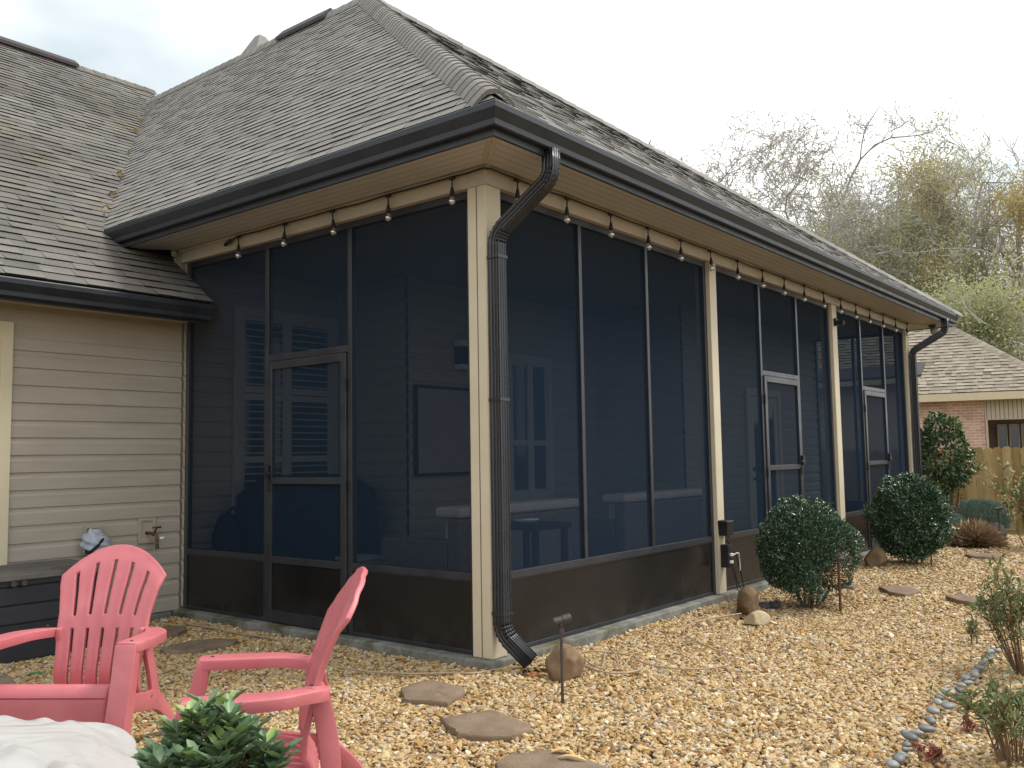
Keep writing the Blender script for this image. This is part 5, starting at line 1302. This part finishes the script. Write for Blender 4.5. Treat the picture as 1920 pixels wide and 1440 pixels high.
Q2 = nroof(NB(0, 0, ZN), na, ea+ez_*NP, [NB(0, 0, ZN), NB(0, ND, ZN), apx], 32)
q = MB(); q.add(Q1.v, Q1.f, Q1.t); q.add(Q2.v, Q2.f, Q2.t)
# varied blend: boost contrast of tabs
nr_o = q.build('roof', 'shinglen', nh)
h = unit(apx-NB(0, 0, ZN)); m1 = unit(np.cross(h, unit(-na*NP+ez_))); m2 = unit(np.cross(unit(-ea*NP+ez_), h))
capstrip(NB(0, 0, ZN+.0), apx, m1 if m1@ea > 0 else -m1, m2 if m2@na > 0 else -m2, .30, .2, 33).build('hip_cap', 'shinglen', nr_o)
b = MB(); b.box((0, 0, 0), (.01, .01, .01)); b = None
# small gable eave corner just right of the far downspout
P_ = atd(1728, 705, 19.); t = thing('shed_eave', 'small dark roof corner peeking out beside the far downspout', 'shed roof', tuple(P_)); 
b = MB(); b.obox(np.array([-.1, 2.6, -.02]), (.05, -2.6, 0), (1.2, .2, .35), (0, 0, .05)); b.build('roof', 'vent', t); b = MB(); b.obox(np.array([-.1, 2.6, -.12]), (.05, -2.56, 0), (.04, .0, 0), (0, 0, .1)); b.build('fascia', 'nfascia', t)
b = MB(); b.obox(np.array([.3, 2.6, -2.6]), (.05, -2.3, 0), (.9, .1, 0), (0, 0, 2.5)); b.build('wall', 'nsiding', t)

# ================================================================== TREES
def tree(px, dep, topv, name, label, leaf, nleaf, seed, lean=0., spread=1., leafL=.095, bare=0., trunk=.24, levels=6, gz=-.6, group='trees beyond the far fence', low=.28, leafW=.6, clump=.5):
    """recursive limbs; topv = image row of the crown top, sets the real height at that distance"""
    r = np.random.default_rng(seed); base = atd(px, 834, dep); top = atd(px, topv, dep); H = top[2]-gz; base = np.array([base[0], base[1], gz])
    t = thing(name, label, 'tree', tuple(base), group); seg = []; tips = []; lim = [1e9, 1e9]
    def grow(p, d, L, rad, lev):
        n = 5 if lev < 3 else 3; pts = [p]
        bend = r.normal(0, .10, 3)
        if lev > 2 and (p[2] > lim[0] or np.hypot(p[0], p[1]) > lim[1]*1.1): return
        for k in range(n):
            hd_ = np.hypot(p[0], p[1]); pull = max(0, hd_/lim[1]-.7)*.45; tp = max(0, p[2]/lim[0]-.85)*.7
            d = unit(d+bend+r.normal(0, .10+.03*lev, 3)+np.array([-p[0]/(hd_+1e-6)*pull, -p[1]/(hd_+1e-6)*pull, (.05 if lev > 0 else .03)-tp])); p = p+d*L/n; pts.append(p)
        re = rad*(.72 if lev < levels else .5); rs = np.linspace(rad, re, n+1)
        seg.append((pts, rs, 6 if lev < 2 else (4 if lev < 4 else 3)))
        if lev >= levels-2: tips.append((p, d, lev))
        if lev >= levels: return
        nb = 2 if r.random() < (.8 if lev < 3 else .5) else 3
        if lev == 0: nb = 3
        main = r.random() < .6
        for k in range(nb):
            s = unit(np.cross(d, rdir(1, r)[0])); ang = (r.uniform(.12, .35) if (main and k == 0) else r.uniform(.4, .85))*spread
            d2 = unit(d*cos(ang)+s*sin(ang)); q = r.uniform(.78, .95) if k == 0 else r.uniform(.55, .82)
            grow(p, d2, L*q*.93, re*(r.uniform(.8, .95) if k == 0 else r.uniform(.5, .75)), lev+1)
        for _k in range(2 if lev > 1 else (1 if r.random() < .7 and lev > 0 else 0)):
            i = r.integers(1, n); s = unit(np.cross(d, rdir(1, r)[0])); grow(pts[i], unit(d*.5+s), L*.5, re*.42, min(levels, lev+2))
    d0 = unit(np.array([0, 0, 1.])+np.array([CR[0], CR[1], 0])*lean); L0 = H*low
    grow(np.array([0, 0, 0.]), d0, L0, trunk, 0)
    zs_ = sorted(q[0][2] for q in tips); L0 *= min(1.5, H/zs_[int(len(zs_)*.93)]); seg.clear(); tips.clear(); lim[:] = [H, H*.36]; r = np.random.default_rng(seed)
    grow(np.array([0, 0, 0.]), d0, L0, trunk, 0); k = 1.0
    if len(tips) < 40: tips += [(q[0][-1], unit(q[0][-1]-q[0][0]), 5) for q in seg[len(seg)//3:]]
    pass
    s = MB(); V = []; 
    for pts, rs, n in seg: s.tube([q*k for q in pts], [max(.014, x) for x in rs], n, cap=False)
    s.build('trunk', 'bark', t, True)
    if nleaf:
        T = np.array([q[0] for q in tips])*k; m = len(T)
        wgt = np.clip(vnoise(T, .55, seed+5)+clump, 0, None)*np.clip(1-bare*np.clip((T[:, 2]/H-.30)/.5, 0, 1), 0, 1)**1.6+1e-9; wgt /= wgt.sum()
        idx = r.choice(m, nleaf, p=wgt); C = T[idx]+r.normal(0, .26, (nleaf, 3)); D = rdir(nleaf, r); U = rdir(nleaf, r)
        tone = np.clip(.45+.2*vnoise(C, .9, seed+9)+r.normal(0, .2, nleaf), 0, 1)
        Lf = leafL*r.uniform(.6, 1.3, nleaf); link('crown', leaf_mesh('crown', C, D, U, Lf, Lf*leafW, tone), leaf, t)
    return t
tree(1325, 50, 255, 'bare_tree', 'thin bare tree farthest left, just clearing the porch roof', 'treeA', 3500, 131, bare=.9, trunk=.30, levels=7)
tree(1490, 42, 262, 'bare_tree', 'tall nearly bare tree with twiggy spreading top over the gutter line', 'treeA', 9000, 142, lean=-.05, bare=.8, trunk=.32, levels=8, low=.26)
tree(1600, 37, 262, 'oak_tree', 'tall grey-limbed tree with a bare top and sparse olive leaves low down', 'treeA', 20000, 103, bare=.6, trunk=.34, levels=7, lean=-.03, low=.26)
tree(1700, 40, 245, 'oak_tree', 'tallest sparse tree in the middle of the tree line', 'treeA', 24000, 104, bare=.6, trunk=.34, levels=7, lean=.03, low=.26)
tree(1790, 36, 295, 'oak_tree', 'broad tree with olive leaves behind the neighbour roof hip', 'treeB', 26000, 105, bare=.6, trunk=.34, levels=7, lean=-.05, low=.26)
tree(1885, 33, 280, 'autumn_tree', 'yellow-brown leafed tree at the right frame edge', 'treeC', 30000, 106, bare=.2, trunk=.30, levels=7, lean=.02)
tree(1950, 30, 300, 'autumn_tree', 'orange-tinted tree cut by the right frame edge', 'treeC', 26000, 107, bare=.1, trunk=.28, levels=7)
tree(1655, 33, 470, 'evergreen_tree', 'bushy green understory tree just above the far gutter end', 'treeB', 20000, 108, trunk=.20, levels=6, spread=1.3, low=.2, clump=.5)
tree(1760, 31, 440, 'evergreen_tree', 'bushy grey-green tree directly above the neighbour roof', 'treeB', 20000, 109, trunk=.20, levels=6, spread=1.3, low=.2, clump=.5)
tree(1870, 28, 470, 'evergreen_tree', 'dense olive tree right above the neighbour hip', 'treeB', 21000, 110, trunk=.20, levels=6, spread=1.3, low=.2, clump=.6)
tree(1570, 36, 510, 'evergreen_tree', 'low green tree peeping over the porch gutter', 'treeA', 14000, 111, trunk=.18, levels=6, spread=1.2, low=.2, clump=.6)
tree(1425, 50, 262, 'bare_tree', 'faint bare tree behind the nearly bare spreading tree', 'treeA', 6000, 112, bare=.8, trunk=.28, levels=8)
tree(1840, 46, 320, 'oak_tree', 'sparse tree in the gap left of the yellow-brown tree', 'treeB', 24000, 113, bare=.5, trunk=.30, levels=7, spread=1.1)
tree(1730, 48, 350, 'oak_tree', 'olive tree deep behind the tree line', 'treeA', 24000, 114, bare=.4, trunk=.30, levels=7, spread=1.1)
tree(1640, 46, 330, 'oak_tree', 'pale olive tree behind the tall grey-limbed tree', 'treeA', 20000, 115, bare=.5, trunk=.30, levels=7, spread=1.1)

# ================================================================== LIGHT
SKYLOC = (4.8, 6.0, 19.6)
SUN_EL, SUN_AZ = RAD(55), RAD(-42)      # soft high light from the right
w = bpy.data.worlds.new('World'); SC.world = w; w.use_nodes = True; nt = w.node_tree; nt.nodes.clear()
out = N(nt, 'ShaderNodeOutputWorld'); bg = N(nt, 'ShaderNodeBackground'); bg.inputs['Strength'].default_value = .1
sky = N(nt, 'ShaderNodeTexSky'); sky.sky_type = 'NISHITA'; sky.sun_disc = False; sky.sun_elevation = SUN_EL; sky.sun_rotation = pi/2-SUN_AZ; sky.dust_density = 3; sky.air_density = 1.2
tc = N(nt, 'ShaderNodeTexCoord'); n1 = N(nt, 'ShaderNodeTexNoise'); mp = N(nt, 'ShaderNodeMapping'); mp.inputs['Scale'].default_value = (1, 1, 2.2); mp.inputs['Location'].default_value = SKYLOC; nt.links.new(tc.outputs['Generated'], mp.inputs[0]); nt.links.new(mp.outputs[0], n1.inputs['Vector'])
n1.inputs['Scale'].default_value = 1.7; n1.inputs['Detail'].default_value = 5; n1.inputs['Roughness'].default_value = .5
cl = ramp(nt, n1.outputs['Fac'], [(.33, (5.4, 6.0, 6.2)), (.44, (7.2, 7.6, 7.7)), (.55, (11.8, 11.8, 11.8))])
cov = ramp(nt, n1.outputs['Fac'], [(.28, (.72, .72, .72)), (.42, (.95, .95, .95))])
nt.links.new(mixc(nt, cov, sky.outputs[0], cl), bg.inputs[0]); nt.links.new(bg.outputs[0], out.inputs[0])
sd = bpy.data.lights.new('sun', 'SUN'); sd.energy = 2.0; sd.angle = RAD(16); sd.color = (1, .95, .87); so = bpy.data.objects.new('sun', sd); COL.objects.link(so)
so.rotation_euler = Vector((-cos(SUN_AZ)*cos(SUN_EL), -sin(SUN_AZ)*cos(SUN_EL), -sin(SUN_EL))).to_track_quat('-Z', 'Y').to_euler()
SC.view_settings.view_transform = 'Standard'; SC.view_settings.look = 'None'; SC.view_settings.exposure = .66; SC.view_settings.gamma = 1
SC.render.engine = 'CYCLES'; SC.cycles.use_denoising = True
SC.cycles.max_bounces = 8; SC.cycles.diffuse_bounces = 4; SC.cycles.transparent_max_bounces = 16; SC.cycles.glossy_bounces = 3
